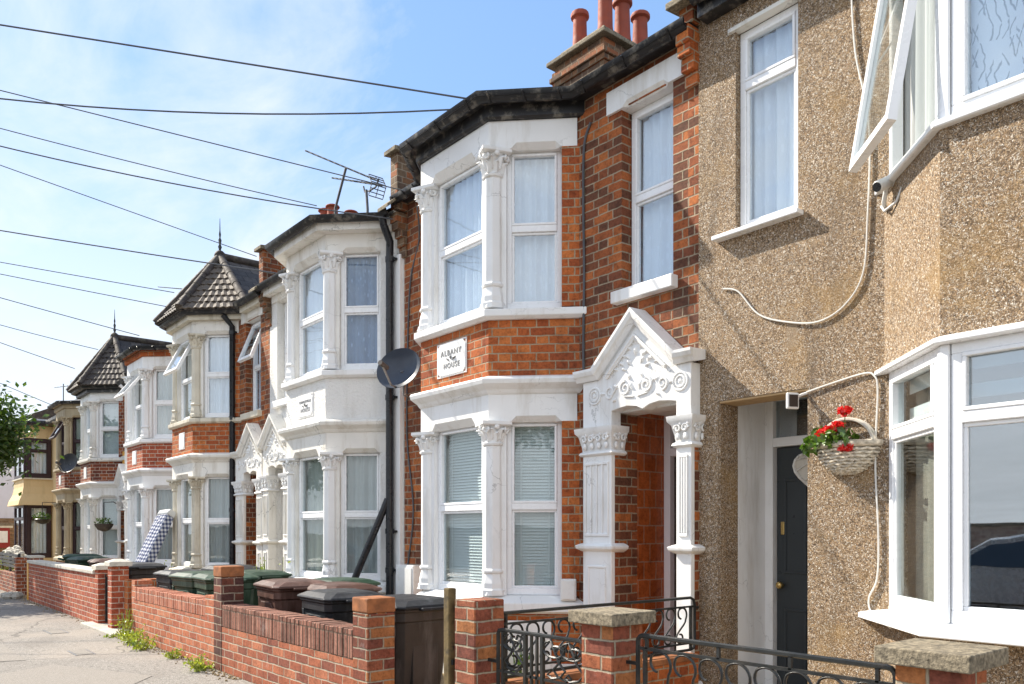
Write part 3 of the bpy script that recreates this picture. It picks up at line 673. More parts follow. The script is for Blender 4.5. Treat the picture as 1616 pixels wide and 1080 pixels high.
        for (G, L) in ((Fr(F.p(a0, 0, 0)[0], Y0), wv), (Fr(F.p(a1, 0, 0)[0], Y0, 0, 1), .15), (Fr(F.p(a0, 0, 0)[0], Y0 + .15, 0, -1), .15)):
            kk = max(2, int(L / .075))
            for i in range(kk):
                a = L * (i + .5) / kk; R = Matrix.Rotation(math.atan2(G.d[1], G.d[0]), 3, 'Z')
                cp.tube([G.p(x, -.03, z) for x, z in spiral(a, 2.12 * k, .034, .008, 0 if i % 2 else pi, 1.2 * (1 if i % 2 else -1), 12)], .010, 5)
                cp.ball(G.p(a, -.022, 2.06 * k), .024, .014, .03, 6, 4, R)
                cp.ball(G.p(a + .03, -.03, 2.155 * k), .016, .016, .016, 6, 4, R)
        cp.build('capital', MT['stone_relief'] if st != 'buff' else m, pil, smooth=True, angle=40)
    return body

def recess(parent, x0, x1, y1, ztop, wallm, doorm, framem, hinge_r=True, glassy=True, y0=None, step=.06):
    y0 = y0 or D + .22
    for q0, q1 in ((x0 - .06, x0 + .006), (x1 - .006, x1 + .06)):
        t = MB(); t.box(q0, q1, y0, y1, 0, ztop); t.build('porch_lining', MT[wallm], parent)
    c = MB(); c.box(x0 - .06, x1 + .06, y0, y1 + .2, ztop, ztop + .06); c.build('porch_ceiling', MT['white'], parent)
    s = MB(); s.box(x0 + .007, x1 - .007, y0 - .15, y1 + .05, -.02, step); s.build('doorstep', MT['conc'], parent, bevel=.01)
    zt = 2.0 if ztop > 2.25 else ztop - .3
    f = MB(); F = Fr(x0 + .006, y1); W = x1 - x0 - .012
    f.fbox(F, 0, .07, -.05, .06, step, ztop - .001); f.fbox(F, W - .07, W, -.05, .06, step, ztop - .001); f.fbox(F, .07, W - .07, -.05, .06, zt, zt + .07); f.fbox(F, .07, W - .07, -.05, .06, ztop - .06, ztop - .001)
    fr = f.build('door_frame', MT[framem], parent, bevel=.005)
    g = MB(); g.fbox(F, .07, W - .07, .0, .006, zt + .07, ztop - .06); g.build('fanlight', MT['glass_dark'], fr, uv=False)
    gb = MB(); gb.fbox(F, .07, W - .07, .05, .055, zt + .07, ztop - .06); gb.build('fanlight_backing', MT['inside'], fr)
    d = MB(); d0, d1 = .075, W - .075; d.fbox(F, d0, d1, 0, .04, step + .01, zt - .004)
    pw = (d1 - d0)
    for (a0, a1, z0, z1) in ((.12, .46, .15, .75), (.54, .88, .15, .75), (.12, .46, 1.02, 1.75), (.54, .88, 1.02, 1.75)):
        A0, A1 = d0 + pw * a0, d0 + pw * a1
        d.fbox(F, A0, A1, -.008, 0, z0, z0 + .02); d.fbox(F, A0, A1, -.008, 0, z1 - .02, z1); d.fbox(F, A0, A0 + .02, -.008, 0, z0 + .02, z1 - .02); d.fbox(F, A1 - .02, A1, -.008, 0, z0 + .02, z1 - .02)
    dr = d.build('door', MT[doorm], parent, bevel=.003, seg=1)
    return dr, F, W

GUT = [(.16, .0), (.17, -.035), (.20, -.06), (.23, -.06), (.265, -.035), (.275, .012), (.262, .014), (.25, -.02), (.225, -.04), (.20, -.04), (.18, -.02), (.175, .0)]
def eaves(parent, fn, ze, st, off=0.):
    f = MB(); f.sweep(fn, [(-.02, ze - .03), (.12 + off, ze - .03), (.12 + off, ze + .12), (-.02, ze + .12)])
    fa = f.build('fascia', MT[st], parent)
    g = MB(); g.sweep(fn, [(o + off - .041, ze + .10 + z) for o, z in GUT]); g.build('gutter', MT['black'], parent, smooth=True)
    return fa

def pipe(parent, pts, r, name='downpipe', mat='blackgloss', collars=()):
    m = MB(); m.tube(pts, r, 10)
    o = m.build(name, MT[mat], parent, smooth=True)
    if collars:
        for (x, y, z) in collars:
            c = MB(); c.lathe((x, y, z), [(r + .008, -.03), (r + .008, .03)], 10); c.box(x - r - .035, x + r + .035, y + r * .2, y + r * 1.2, z - .012, z + .012)
            c.build('pipe_bracket', MT[mat], o)
    return o

def letters(parent, F, txt, a, z, size, n, mat, name='lettering'):
    cu = bpy.data.curves.new(name, 'FONT'); cu.body = txt; cu.size = size; cu.align_x = 'CENTER'; cu.align_y = 'CENTER'; cu.extrude = .003; cu.resolution_u = 3; cu.space_character = 1.25
    tmp = bpy.data.objects.new('tmp', cu); COL.objects.link(tmp)
    me = bpy.data.meshes.new_from_object(tmp.evaluated_get(bpy.context.evaluated_depsgraph_get())); me.name = name
    bpy.data.objects.remove(tmp)
    base = worldloc(parent)
    for v in me.vertices:
        q = F.p(a + v.co.x, n - v.co.z, z + v.co.y); v.co = Vector(q) - base
    me.materials.clear(); me.materials.append(MT[mat])
    o = bpy.data.objects.new(name, me); COL.objects.link(o); o.parent = parent
    return o

def chimney(parent, x0, x1, y0, y1, z0, z1, pots, mat='brick_old'):
    m = MB(); m.box(x0, x1, y0, y1, z0, z1 - .50)
    for i, (o, a, b) in enumerate(((.03, .50, .43), (.06, .43, .36), (.035, .36, .29))): m.box(x0 - o, x1 + o, y0 - o, y1 + o, z1 - a, z1 - b)
    m.box(x0 - .0, x1 + .0, y0, y1, z1 - .29, z1 - .20)
    c = m.build('chimney', MT[mat], parent, bevel=.008, seg=1)
    k = MB(); o = .09; k.box(x0 - o, x1 + o, y0 - o, y1 + o, z1 - .2, z1 - .14); q = .02
    k.prism([(x0 - q, y0 - q), (x1 + q, y0 - q), (x1 + q, y1 + q), (x0 - q, y1 + q)], z1 - .14, z1, [(x0 + .06, y0 + .06), (x1 - .06, y0 + .06), (x1 - .06, y1 - .06), (x0 + .06, y1 - .06)])
    k.build('chimney_cap', MT['slab'], c, bevel=.012)
    for (x, y, h, r) in pots:
        p = MB(); p.lathe((x, y, z1 - .08), [(r * 1.12, 0), (r, .12), (r * .9, h * .8), (r * .93, h * .86), (r * 1.22, h * .9), (r * 1.25, h * .95), (r * 1.15, h), (r * .85, h), (r * .8, h - .2)], 14)
        p.build('chimney_pot', MT['terra'], c, smooth=True, angle=35)
    return c

def house(label, x0, x1, fl, fr, k, st):
    bay = Bay(fl, fr); root = thing('terraced_house', label, 'house', ((x0 + x1) / 2, D, 0))
    brick, rub, trim, t2 = st['wall'], st['bay'], st['trim'], st.get('trim2', st['trim'])
    Z = lambda z: z * k
    FW = Fr(0, D); holes = [(bay.wl + .03, bay.wr - .03, .25, Z(4.8))]
    pc, oL, oR, opL, opR = st['porch']; flatL, flatR = st.get('flat', (True, True))
    holes.append((pc + opL - .02, pc + opR + .02, -.01, Z(2.36)))
    ux0, ux1 = st['upwin']; holes.append((ux0, ux1, Z(3.33), Z(4.86)))
    ze0 = Z(4.985)
    w = MB(); wall_panel(w, FW, x0 + .0015, x1 - .0015, 0, Z(5.12) if st.get('deep') or st.get('turret') else ze0 + .125, holes, .22)
    w.build('wall', MT[brick], root)
    i = MB(); a, b, c, d = x0 + .05, x1 - .05, D + .23, 8.6
    zc = Z(5.1)
    i.add([(a, c, 0), (b, c, 0), (b, d, 0), (a, d, 0), (a, c, zc), (b, c, zc), (b, d, zc), (a, d, zc)], [(0, 1, 2, 3), (4, 7, 6, 5), (3, 2, 6, 7), (0, 3, 7, 4), (1, 5, 6, 2)])
    i.box(a + .01, b - .01, D + .24, 8.5, Z(2.65), Z(2.85))
    i.build('interior', MT['inside'], root)
    # bay walls
    for q0, q1 in ((.17, .62), (2.70, 3.24)):
        m = MB(); m.sweep(bay.poly, [(0, Z(q0)), (0, Z(q1)), (-.2, Z(q1)), (-.2, Z(q0))]); m.build('bay_wall', MT[rub], root)
    # brick jambs between flank window and house wall
    jw = st.get('jamb', .17)
    for (G, a0, a1) in ((bay.FL, .0, jw), (bay.FR, bay.K - jw, bay.K)):
        for q0, q1 in ((.778, 2.36), (3.332, 4.76)):
            m = MB(); m.fbox(G, a0, a1, .001, .2, Z(q0), Z(q1)); m.build('window_jamb', MT[rub], root)
    m = MB(); m.sweep(bay.poly, [(.02, -.02), (.02, Z(.18)), (-.15, Z(.18)), (-.15, -.02)]); m.build('plinth', MT[st.get('plinth', 'smooth_white')], root)
    # sills, friezes, cornices
    m = MB(); m.sweep(bay.poly, [(-.2, Z(.62)), (.03, Z(.62)), (.06, Z(.64)), (.06, Z(.715)), (-.04, Z(.775)), (-.2, Z(.775))]); m.build('sill', MT[t2], root, bevel=.006)
    m = MB(); m.sweep(bay.poly, [(-.2, Z(3.22)), (.03, Z(3.22)), (.065, Z(3.245)), (.065, Z(3.305)), (-.04, Z(3.33)), (-.2, Z(3.33))]); m.build('sill', MT[t2], root, bevel=.006)
    m = MB(); m.sweep(bay.poly, [(-.2, Z(2.56)), (.004, Z(2.56)), (.02, Z(2.575)), (.035, Z(2.60)), (.07, Z(2.625)), (.095, Z(2.645)), (.105, Z(2.68)), (.09, Z(2.70)), (-.01, Z(2.73)), (-.2, Z(2.73))]); m.build('cornice', MT[trim], root, bevel=.003, seg=1)
    for (z0, z1) in ((2.32, 2.562), (4.74, 4.985)):
        m = MB()
        lintel(m, bay.FF, 0, bay.W, Z(z0), Z(z1), .20, bay.W - .20, .065, .19)
        e = bay.K - .02
        lintel(m, bay.FL, 0.02, bay.K, Z(z0), Z(z1), .16, bay.K - .20, .05, .19)
        lintel(m, bay.FR, 0, e, Z(z0), Z(z1), .20, bay.K - .16, .05, .19)
        m.build('frieze', MT[trim], root)
    # corner piers, columns, windows
    for z0, z1, ch, op, cu, fl_ in ((.775, 2.325, .215, 0, st['gcur'], 'g'), (3.33, 4.745, .245, st.get('open', 0), st['ucur'], 'u')):
        for (cx, sgn) in ((bay.fl, 1), (bay.fr, -1)):
            q = .155; e = q * .7071; m = MB()
            m.prism([(cx + sgn * q, B + .05), (cx + sgn * .05, B + .05), (cx + sgn * .02, B + .05), (cx - sgn * e + sgn * .035, B + e + .035), (cx - sgn * e + sgn * .14, B + e + .14), (cx + sgn * q, B + .2)], Z(z0), Z(z1))
            m.build('corner_pier', MT[trim], root)
        for (cx, sgn) in ((bay.fl, 1), (bay.fr, -1)):
            column(root, cx + sgn * .035, B + .085, Z(z0), Z(z1), ch * k, t2 if st.get('coltrim') is None else st['coltrim'], sgn * pi / 8)
        G0, G1 = Z(z0) + .002, Z(z1) + .03
        tr = Z(1.57) if fl_ == 'g' else Z(4.06)
        wm = st.get('frame', 'upvc'); n = .10; gl = 'glass' if fl_ == 'g' else 'glass_up'
        window(root, bay.FF, .156, bay.W - .156, n, G0, G1, tr, cu[1], op if st.get('openface') == 'F' else 0, wm, gl, seed=1)
        window(root, bay.FL, jw + .001, bay.K - .155, n, G0, G1, tr, cu[0], op if st.get('openface') == 'L' else 0, wm, gl, seed=2)
        window(root, bay.FR, .155, bay.K - jw - .001, n, G0, G1, tr, cu[2], op if st.get('openface') == 'R' else 0, wm, 'glass' if cu[2] == 'lace' else gl, seed=3)
    # upper window over the door
    window(root, FW, ux0 + .01, ux1 - .01, .11, Z(3.335), Z(4.85), Z(4.11), st['ucur'][3], st.get('upopen', 0), st.get('frame', 'upvc'), 'glass_up', seed=4)
    m = MB(); m.fbox(FW, ux0 - .06, ux1 + .045, -.075, .10, Z(3.235), Z(3.335)); m.build('sill', MT[t2], root, bevel=.008)
    m = MB(); lintel(m, Fr(0, D - .025), ux0 - .15, ux1 + .14, Z(4.85), Z(5.04), ux0 + .03, ux1 - .03, .045, .2); m.build('lintel', MT[trim], root)
    # door
    porch(root, pc, oL, oR, opL, opR, k, st.get('porchm', trim), st.get('ped', .41), flatL, flatR, brick if brick != 'roughcast' else trim)
    m = MB(); m.box(pc + opL - .019, pc + opR + .019, D + .0, D + .215, Z(2.33), Z(2.359)); m.build('door_soffit', MT[trim], root)
    recess(root, pc + opL - .02, pc + opR + .02, 5.58, Z(2.36), st.get('lining', 'tilewall'), st.get('door', 'browndoor'), st.get('dframe', 'lilac'))
    # plaque
    if st.get('plaque'):
        pa, pw, ph, pz = st['plaque']
        m = MB(); G = bay.FF; A = bay.W * pa
        c = .04; m.fpoly(G, [(A - pw / 2, Z(pz) - ph / 2 + c), (A - pw / 2 + c, Z(pz) - ph / 2), (A + pw / 2 - c, Z(pz) - ph / 2), (A + pw / 2, Z(pz) - ph / 2 + c), (A + pw / 2, Z(pz) + ph / 2 - c), (A + pw / 2 - c, Z(pz) + ph / 2), (A - pw / 2 + c, Z(pz) + ph / 2), (A - pw / 2, Z(pz) + ph / 2 - c)], -.014, .01)
        pl = m.build('name_plaque', MT['smooth_white'], root, bevel=.004)
        f = MB(); z0, z1 = Z(pz) - ph / 2 - .012, Z(pz) + ph / 2 + .012; q0, q1 = A - pw / 2 - .012, A + pw / 2 + .012
        f.fbox(G, q0, q1, -.008, .01, z0, z0 + .012); f.fbox(G, q0, q1, -.008, .01, z1 - .012, z1); f.fbox(G, q0, q0 + .012, -.008, .01, z0 + .012, z1 - .012); f.fbox(G, q1 - .012, q1, -.008, .01, z0 + .012, z1 - .012)
        f.build('plaque_edge', MT['smooth_white'], pl)
        if st.get('words'):
            t1, t2_ = st['words']
            letters(pl, G, t1, A, Z(pz) + ph * .19, min(.075, pw / (len(t1) * .82)), -.015, 'letter'); letters(pl, G, t2_, A + .01, Z(pz) - ph * .22, .070, -.015, 'letter')
            o = MB(); leaf_relief(o, G, -.013, A, Z(pz) - .015, .05, .03, pi / 2); leaf_relief(o, G, -.013, A + .02, Z(pz) - .02, .07, .022, .5); leaf_relief(o, G, -.013, A - .02, Z(pz) - .02, .07, .022, pi - .5)
            o.build('lettering', MT['letter'], pl)
    # roof, eaves
    ze = Z(4.985); se = st.get('soffit', 'black')
    bpts = [(bay.wl, D), (bay.fl, B), (bay.fr, B), (bay.wr, D)]
    if st.get('turret'):
        eaves(root, bay.poly, ze, st.get('soffit', 'cream'), -.03)
        if bay.wl - .34 > x0: eaves(root, lambda o: [(x0, D - o), (bay.wl - .30 - 0 * o, D - o)], Z(5.02), st.get('soffit', 'cream'))
        eaves(root, lambda o: [(bay.wr + .30, D - o), (x1, D - o)], Z(5.02), st.get('soffit', 'cream'))
        p = bay.poly(.245); cx = (bay.fl + bay.fr) / 2; A = (cx, D + .07, st['apex']); A2 = (cx, D + 1.9, st['apex']); z = ze + .10
        e = [(q[0], q[1], z) for q in p]; b0 = (e[0][0], D + 1.9, z); b3 = (e[3][0], D + 1.9, z)
        def tiles(P0, P1, T, rows=9, name='roof_slope', mat='tile'):
            mb = MB(); P0, P1, T = Vector(P0), Vector(P1), Vector(T); L = (P1 - P0).length
            nrm = (P1 - P0).cross(T - P0).normalized()
            if nrm.z < 0: nrm = -nrm
            for r_ in range(rows):
                f0, f1 = r_ / rows, min(1, (r_ + 1.12) / rows)
                a, b_ = P0.lerp(T, f0), P1.lerp(T, f0); c_, d_ = P0.lerp(T, f1), P1.lerp(T, f1)
                nn = max(2, int(L * (1 - f0) / .11) * 2)
                lo = []; up = []
                for t in range(nn + 1):
                    bmp_ = (.030 if t % 2 else .012)
                    lo.append(a.lerp(b_, t / nn) + nrm * (bmp_ + .014)); up.append(c_.lerp(d_, t / nn) + nrm * (bmp_ * .9 - .004))
                base = [q - nrm * .022 for q in lo]
                mb.loft([base, lo, up], closed=False, caps=False)
            return mb.build(name, MT[mat], root)
        tiles(e[0], e[1], A); tiles(e[1], e[2], A); tiles(e[2], e[3], A, mat=st.get('tilem', 'tile_pale'))
        m = MB(); m.add([e[0], e[1], e[2], e[3], A, A2, b0, b3], [(0, 1, 4), (1, 2, 4), (2, 3, 4), (3, 7, 5, 4), (0, 4, 5, 6), (0, 6, 7, 3, 2, 1)]); m.build('turret_roof', MT['slate'], root)
        m = MB()
        for q in (e[1], e[2], e[3]):
            q = Vector(q); a_ = Vector(A); 
            for s_ in range(5): m.tube([q.lerp(a_, s_ / 5) + Vector((0, 0, .035)), q.lerp(a_, (s_ + 1.06) / 5) + Vector((0, 0, .045))], lambda t: .075 - .012 * t, 9)
        m.tube([Vector(A) + Vector((0, 0, .03)), Vector(A2) + Vector((0, 0, .03))], .075, 9)
        m.ball((A[0], A[1], A[2] + .05), .10, .10, .09, 9, 6); m.build('ridge_tile', MT['tile'], root, smooth=True)
        m = MB(); m.lathe((A[0], A[1], A[2] + .08), [(.035, 0), (.02, .08), (.035, .12), (.018, .16), (.03, .24), (.012, .28), (.02, .34), (.010, .40), (.004, .62)], 8); m.build('finial', MT['iron'], root, smooth=True)
    else:
        full = [(x0 + .001, D)] + bpts + [(x1 - .001, D)]
        if st.get('deep'): eaves(root, lambda o: offset_path(full, o), ze, se, .02)
        else:
            m = MB(); m.sweep(bay.poly, [(-.02, ze + .003), (.03, ze + .003), (.045, ze + .02), (.045, ze + .125), (-.02, ze + .125)]); m.build('fascia', MT[se], root)
            m = MB(); m.sweep(lambda o: offset_path(full, o), [(-.02, ze + .126), (.10, ze + .126), (.10, ze + .165), (-.02, ze + .165)]); m.build('soffit_board', MT[se], root)
            m = MB(); m.sweep(lambda o: offset_path(full, o), [(o - .075, ze + .160 + z * 1.1) for o, z in GUT]); gt = m.build('gutter', MT['black'], root, smooth=True)
            m = MB()
            for i in range(len(full) - 1):
                for t in (.12, .5, .88):
                    q0, q1 = Vector(offset_path(full, .215)[i]), Vector(offset_path(full, .215)[i + 1]); q = q0.lerp(q1, t); w_ = Vector(offset_path(full, .09)[i]).lerp(Vector(offset_path(full, .09)[i + 1]), t)
                    m.tube([(w_.x, w_.y, ze + .15), (w_.x * .5 + q.x * .5, w_.y * .5 + q.y * .5, ze + .085), (q.x, q.y, ze + .15)], .010, 4)
            m.build('gutter_bracket', MT['black'], gt)
        m = MB(); p = bay.poly(.2); q = bay.poly(-.25); z = ze + .125
        m.loft([[(x, y, z) for x, y in p], [(x, y, z + .14) for x, y in q], [(p[0][0], D + .5, z + .2), (q[1][0], D + .5, z + .32), (q[2][0], D + .5, z + .32), (p[3][0], D + .5, z + .2)]], closed=False, caps=False)
        m.build('bay_roof', MT['lead'], root)
    m = MB(); y0, zr = D - .2, ze + .12; yr = 9.3; zz = zr + (yr - y0) * .52
    m.add([(x0, y0, zr), (x1, y0, zr), (x1, yr, zz), (x0, yr, zz), (x1, 14, zr), (x0, 14, zr)], [(0, 1, 2, 3), (3, 2, 4, 5)]); m.build('roof', MT['slate'], root)
    return root, bay
def parapet(root, x, k, w=.20, mat='brick', slab='slab', corbel=True, hi=5.66, up=0.):
    Z = lambda z: z * k
    m = MB(); x0, x1 = x - w / 2, x + w / 2
    m.box(x0, x1, D - (.10 if up else .14), D + .12, Z(5.02 + up), Z(hi))
    m.prism([(x0 + .002, D + .12), (x1 - .002, D + .12), (x1 - .002, D + .9), (x0 + .002, D + .9)], Z(5.02), Z(hi) - .1, None)
    p = m.build('parapet', MT[mat], root, bevel=.006, seg=1)
    s = MB(); s.hexa([(x0 - .05, D - .20, Z(hi) - .02), (x1 + .05, D - .20, Z(hi) - .02), (x0 - .05, D + .3, Z(hi) + .03), (x1 + .05, D + .3, Z(hi) + .03),
                      (x0 - .05, D - .20, Z(hi) + .03), (x1 + .05, D - .20, Z(hi) + .03), (x0 - .05, D + .3, Z(hi) + .09), (x1 + .05, D + .3, Z(hi) + .09)])
    s.build('coping_slab', MT[slab], p, bevel=.006); s = MB()
    if not up: s.hexa([(x0 - .04, D - .29, Z(4.99)), (x1 + .04, D - .29, Z(4.99)), (x0 - .04, D - .142, Z(5.12)), (x1 + .04, D - .142, Z(5.12)),
            (x0 - .04, D - .29, Z(5.03)), (x1 + .04, D - .29, Z(5.03)), (x0 - .04, D - .142, Z(5.16)), (x1 + .04, D - .142, Z(5.16))])
    if not up: s.build('shoulder_slab', MT[slab], p, bevel=.006)
    if corbel:
        c = MB()
        for (d, z0, z1) in ((.15, 4.88, 4.99), (.13, 4.80, 4.88), (.09, 4.72, 4.80), (.055, 4.62, 4.72), (.03, 4.50, 4.62)) if not up else ((.15, 4.86, 4.99), (.13, 4.78, 4.86), (.085, 4.68, 4.78), (.04, 4.58, 4.68)): c.box(x0 + .005, x1 - .005, D - d, D - .001, Z(z0 + up), Z(z1 + up))
        c.build('corbel', MT['brick_rub' if up else 'brick_old'], p, bevel=.008)
    return p
# ------------------------------------------------------------------ the terrace
A, bayA = house('red brick terraced house with white stone bay, carved pediment and ALBANY HOUSE plaque', -7.95, -3.78, -6.73, -5.64, 1.0,
    dict(wall='brick', bay='brick_rub', trim='white', porch=(-4.31, -.595, .545, -.265, .405), upwin=(-4.571, -4.03), gcur=('blind', 'blind', 'blind'), ucur=('net', 'net', 'net', 'net'),
         plaque=(.49, .45, .30, 2.975), words=('ALBANY', 'HOUSE'), soffit='black', jamb=.155))
W, bayW = house('white rendered terraced house with roughcast bay panel and black downpipe', -11.77, -7.95, -9.89, -8.79, .985,
    dict(wall='roughcast', bay='roughcast', trim='white_warm', trim2='white', porch=(-11.346, -.41, .6, -.2, .32), flat=(False, True), upwin=(-11.5, -10.98), gcur=('sheer', 'drape', 'sheer'), ucur=('lace', 'net', 'lace', 'net'),
         plaque=(.52, .40, .26, 2.95), words=('CHARLEVILLE', 'HOUSE'), soffit='white_warm', deep=True, jamb=.14, lining='white', door='browndoor'))
T, bayT = house('brick terraced house with cream stonework under a pointed tiled turret, nearest of the two turrets', -15.53, -11.77, -14.62, -13.55, .97,
    dict(wall='brick', bay='brick_rub', trim='white_warm', trim2='cream', porch=(-12.2, -.65, .41, -.32, .2), flat=(True, False), upwin=(-12.72, -12.12), gcur=('pair', 'pair', 'sheer'), ucur=('net', 'pair', 'net', 'net'),
         plaque=(.5, .26, .26, 2.97), turret=True, apex=6.12, open=radians(27), openface='F', upopen=radians(22), jamb=.15, lining='brick_rub', soffit='cream', coltrim='cream'))
H5, bay5 = house('brick terraced house with bright white stonework and an open upper bay window', -19.3, -15.53, -17.55, -16.45, .945,
    dict(wall='brick_red', bay='brick_red', trim='white', porch=(-18.87, -.41, .58, -.2, .3), flat=(False, True), upwin=(-19.1, -18.6), gcur=('net', 'sheer', 'sheer'), ucur=('net', 'pair', 'drape', 'net'),
         plaque=(.5, .25, .25, 2.97), open=radians(38), openface='F', jamb=.09, door='reddoor', soffit='brick_rub'))
H6, bay6 = house('brick terraced house with white stonework under a pointed tiled turret, farther of the two turrets', -22.7, -19.3, -21.75, -20.70, .925,
    dict(wall='brick', bay='brick_dark', trim='white', trim2='white_warm', porch=(-19.76, -.42, .41, -.3, .2), flat=(False, False), upwin=(-20.03, -19.5), gcur=('net', 'net', 'blind'), ucur=('net', 'net', 'blind', 'net'),
         plaque=(.5, .24, .26, 2.97), turret=True, apex=6.05, jamb=.12, door='reddoor', soffit='black', tilem='tile'))
H7, bay7 = house('terraced house with drab buff stonework and dark window frames', -26.3, -22.7, -24.70, -23.60, .915,
    dict(wall='brick_dark', bay='brick_dark', trim='buff', porch=(-25.85, -.41, .41, -.25, .25), flat=(False, False), upwin=(-26.05, -25.6), gcur=('sheer', 'drape', 'drape'), ucur=('sheer', 'sheer', 'sheer', 'sheer'),
         plaque=(.5, .22, .24, 2.97), frame='dark_wood', open=radians(30), openface='F', soffit='buff', jamb=.1, porchm='buff', dframe='dark_wood'))
parapet(A, -7.95, 1.0, .15, mat='brick_old', hi=5.68)
parapet(W, -11.77, .99, .16)
pp = parapet(A, -3.83, 1.0, .13, hi=5.30, up=.14)
# white edge strip, downpipes, chimneys
m = MB(); m.box(-8.20, -7.965, D - .05, D - .001, 0, 4.55); m.build('pilaster_strip', MT['smooth_white'], W, bevel=.006)
pipe(W, [(-8.04, D - .24, 4.95), (-8.04, D - .22, 4.86), (-8.07, D - .12, 4.70), (-8.09, D - .11, 4.55), (-8.09, D - .11, 0)], .045, collars=[(-8.09, D - .11, z) for z in (4.5, 2.9, 1.35, .9)])
pipe(W, [(-8.10, D - .13, 1.72), (-8.14, D - .16, 1.60), (-8.50, D - .42, .62), (-8.56, D - .46, .40)], .042, 'branch_pipe')
pipe(T, [(-13.03, D - .26, 4.86), (-13.05, D - .10, 4.70), (-13.05, D - .10, 0)], .045, collars=[(-13.05, D - .10, z) for z in (4.6, 3.2, 1.7, .6)])
pipe(H6, [(-19.40, D - .26, 4.62), (-19.38, D - .12, 4.5), (-19.38, D - .12, .0)], .04, mat='white')
chimney(A, -8.236, -7.301, 7.6, 8.65, 6.1, 8.0, [(-8.05, 7.9, .66, .105), (-7.42, 7.75, .98, .10), (-7.40, 8.06, .57, .11), (-7.40, 8.42, .53, .11), (-8.05, 8.34, .50, .11)])
chimney(T, -15.9, -15.1, 7.6, 8.5, 6.0, 7.90, [(-15.70, 7.85, .36, .12), (-15.36, 7.85, .34, .12), (-15.3, 8.25, .30, .12)])

# pebbledashed house at the right
R = thing('terraced_house', 'pebbledashed terraced house with white plastic windows and dark grey door', 'house', (-1.5, D, 0))
YR = D - .012
bayR = Bay(-1.81, -.45, B, YR)
FWR = Fr(0, YR)
m = MB(); wall_panel(m, FWR, -3.778, 1.6, 0, 5.29, [(-3.45, -2.955, 3.50, 4.98), (-3.6, -2.885, -.01, 2.305), (bayR.wl + .04, bayR.wr - .04, .3, 5.0)], .23)
m.build('wall', MT['pebble'], R)
i = MB(); a, b, c, d, zc = -3.74, 1.55, YR + .24, 8.6, 5.1
i.add([(a, c, 0), (b, c, 0), (b, d, 0), (a, d, 0), (a, c, zc), (b, c, zc), (b, d, zc), (a, d, zc)], [(0, 1, 2, 3), (4, 7, 6, 5), (3, 2, 6, 7), (0, 3, 7, 4), (1, 5, 6, 2)]); i.box(a + .01, b - .01, YR + .25, 8.5, 2.65, 2.95)
i.build('interior', MT['inside'], R)
m = MB()
for z0, z1 in ((-.02, .80), (2.34, 3.45), (4.95, 5.29)):
    m = MB(); m.sweep(bayR.poly, [(0, z0), (0, z1), (-.2, z1), (-.2, z0)]); m.build('bay_wall', MT['pebble'], R)
m = MB(); m.sweep(bayR.poly, [(-.15, .795), (.10, .795), (.12, .80), (.12, .832), (.10, .842), (-.03, .868), (-.15, .868)]); m.build('sill', MT['upvc'], R, bevel=.004)
m = MB(); m.sweep(bayR.poly, [(-.15, 2.315), (.035, 2.315), (.045, 2.322), (.045, 2.345), (-.02, 2.37), (-.15, 2.37)]); m.build('head_trim', MT['upvc'], R, bevel=.003)
m = MB(); m.sweep(bayR.poly, [(-.15, 3.44), (.035, 3.44), (.045, 3.446), (.045, 3.475), (-.02, 3.485), (-.15, 3.485)]); m.build('sill', MT['upvc'], R, bevel=.003)
for z0, z1 in ((.866, 2.316), (3.483, 4.952)):
    for cx, sg in ((bayR.fl, 1), (bayR.fr, -1)):
        m = MB(); m.prism([(cx + sg * .045, B + .002), (cx + sg * .002, B + .002), (cx - sg * .03, B + .034), (cx - sg * .03 + sg * .04, B + .09), (cx + sg * .045, B + .09)], z0, z1)
        m.build('corner_post', MT['upvc'], R, bevel=.008)
    for G, e0, e1 in ((bayR.FL, .04, bayR.K - .05), (bayR.FF, .05, bayR.W - .05), (bayR.FR, .05, bayR.K - .04)):
        if z0 < 1:
            window(R, G, e0, e1, .012, z0, z1, 1.93, 'zebra' if G is bayR.FL else None, glass='glass' if G is bayR.FL else 'glass_dark', fw=.055, mull=((bayR.W / 2,) if G is bayR.FF else ()), seed=5)
        elif G is bayR.FL: window(R, G, e0, e1, .012, z0, z1, None, 'sheer', radians(9.5), fw=.045, seed=6)
        else: window(R, G, e0, e1, .012, z0, z1, None, 'lattice', glass='glass_up', fw=.05, mull=((bayR.W / 2,) if G is bayR.FF else ()), folds=5, seed=7)
bz = MB(); z = 2.26
while z > 1.97: bz.fbox(bayR.FF, .10, bayR.W - .10, .10, .103, z - .075, z); z -= .15
bz.build('blind', MT['blind'], R)
window(R, FWR, -3.447, -2.958, .05, 3.505, 4.955, 4.56, 'net', glass='glass_up', seed=8)
m = MB(); m.fbox(FWR, -3.61, -2.915, -.075, .10, 3.473, 3.505); m.build('sill', MT['upvc'], R, bevel=.006)
m = MB(); m.fbox(FWR, -3.50, -2.94, -.03, .05, 4.955, 4.985); m.build('head_trim', MT['white_warm'], R, bevel=.004)
m = MB(); m.box(-3.597, -2.888, YR + .006, YR + .226, 2.288, 2.3045); m.build('reveal_edge', MT['tan_edge'], R, bevel=.005)
m = MB(); m.box(-3.5995, -3.588, YR + .008, YR + .226, -.01, 2.287); m.build('reveal_edge', MT['pebble'], R)
dr, FD, WD = recess(R, -3.6, -2.885, 5.60, 2.42, 'white', 'darkdoor', 'white', y0=YR + .23)
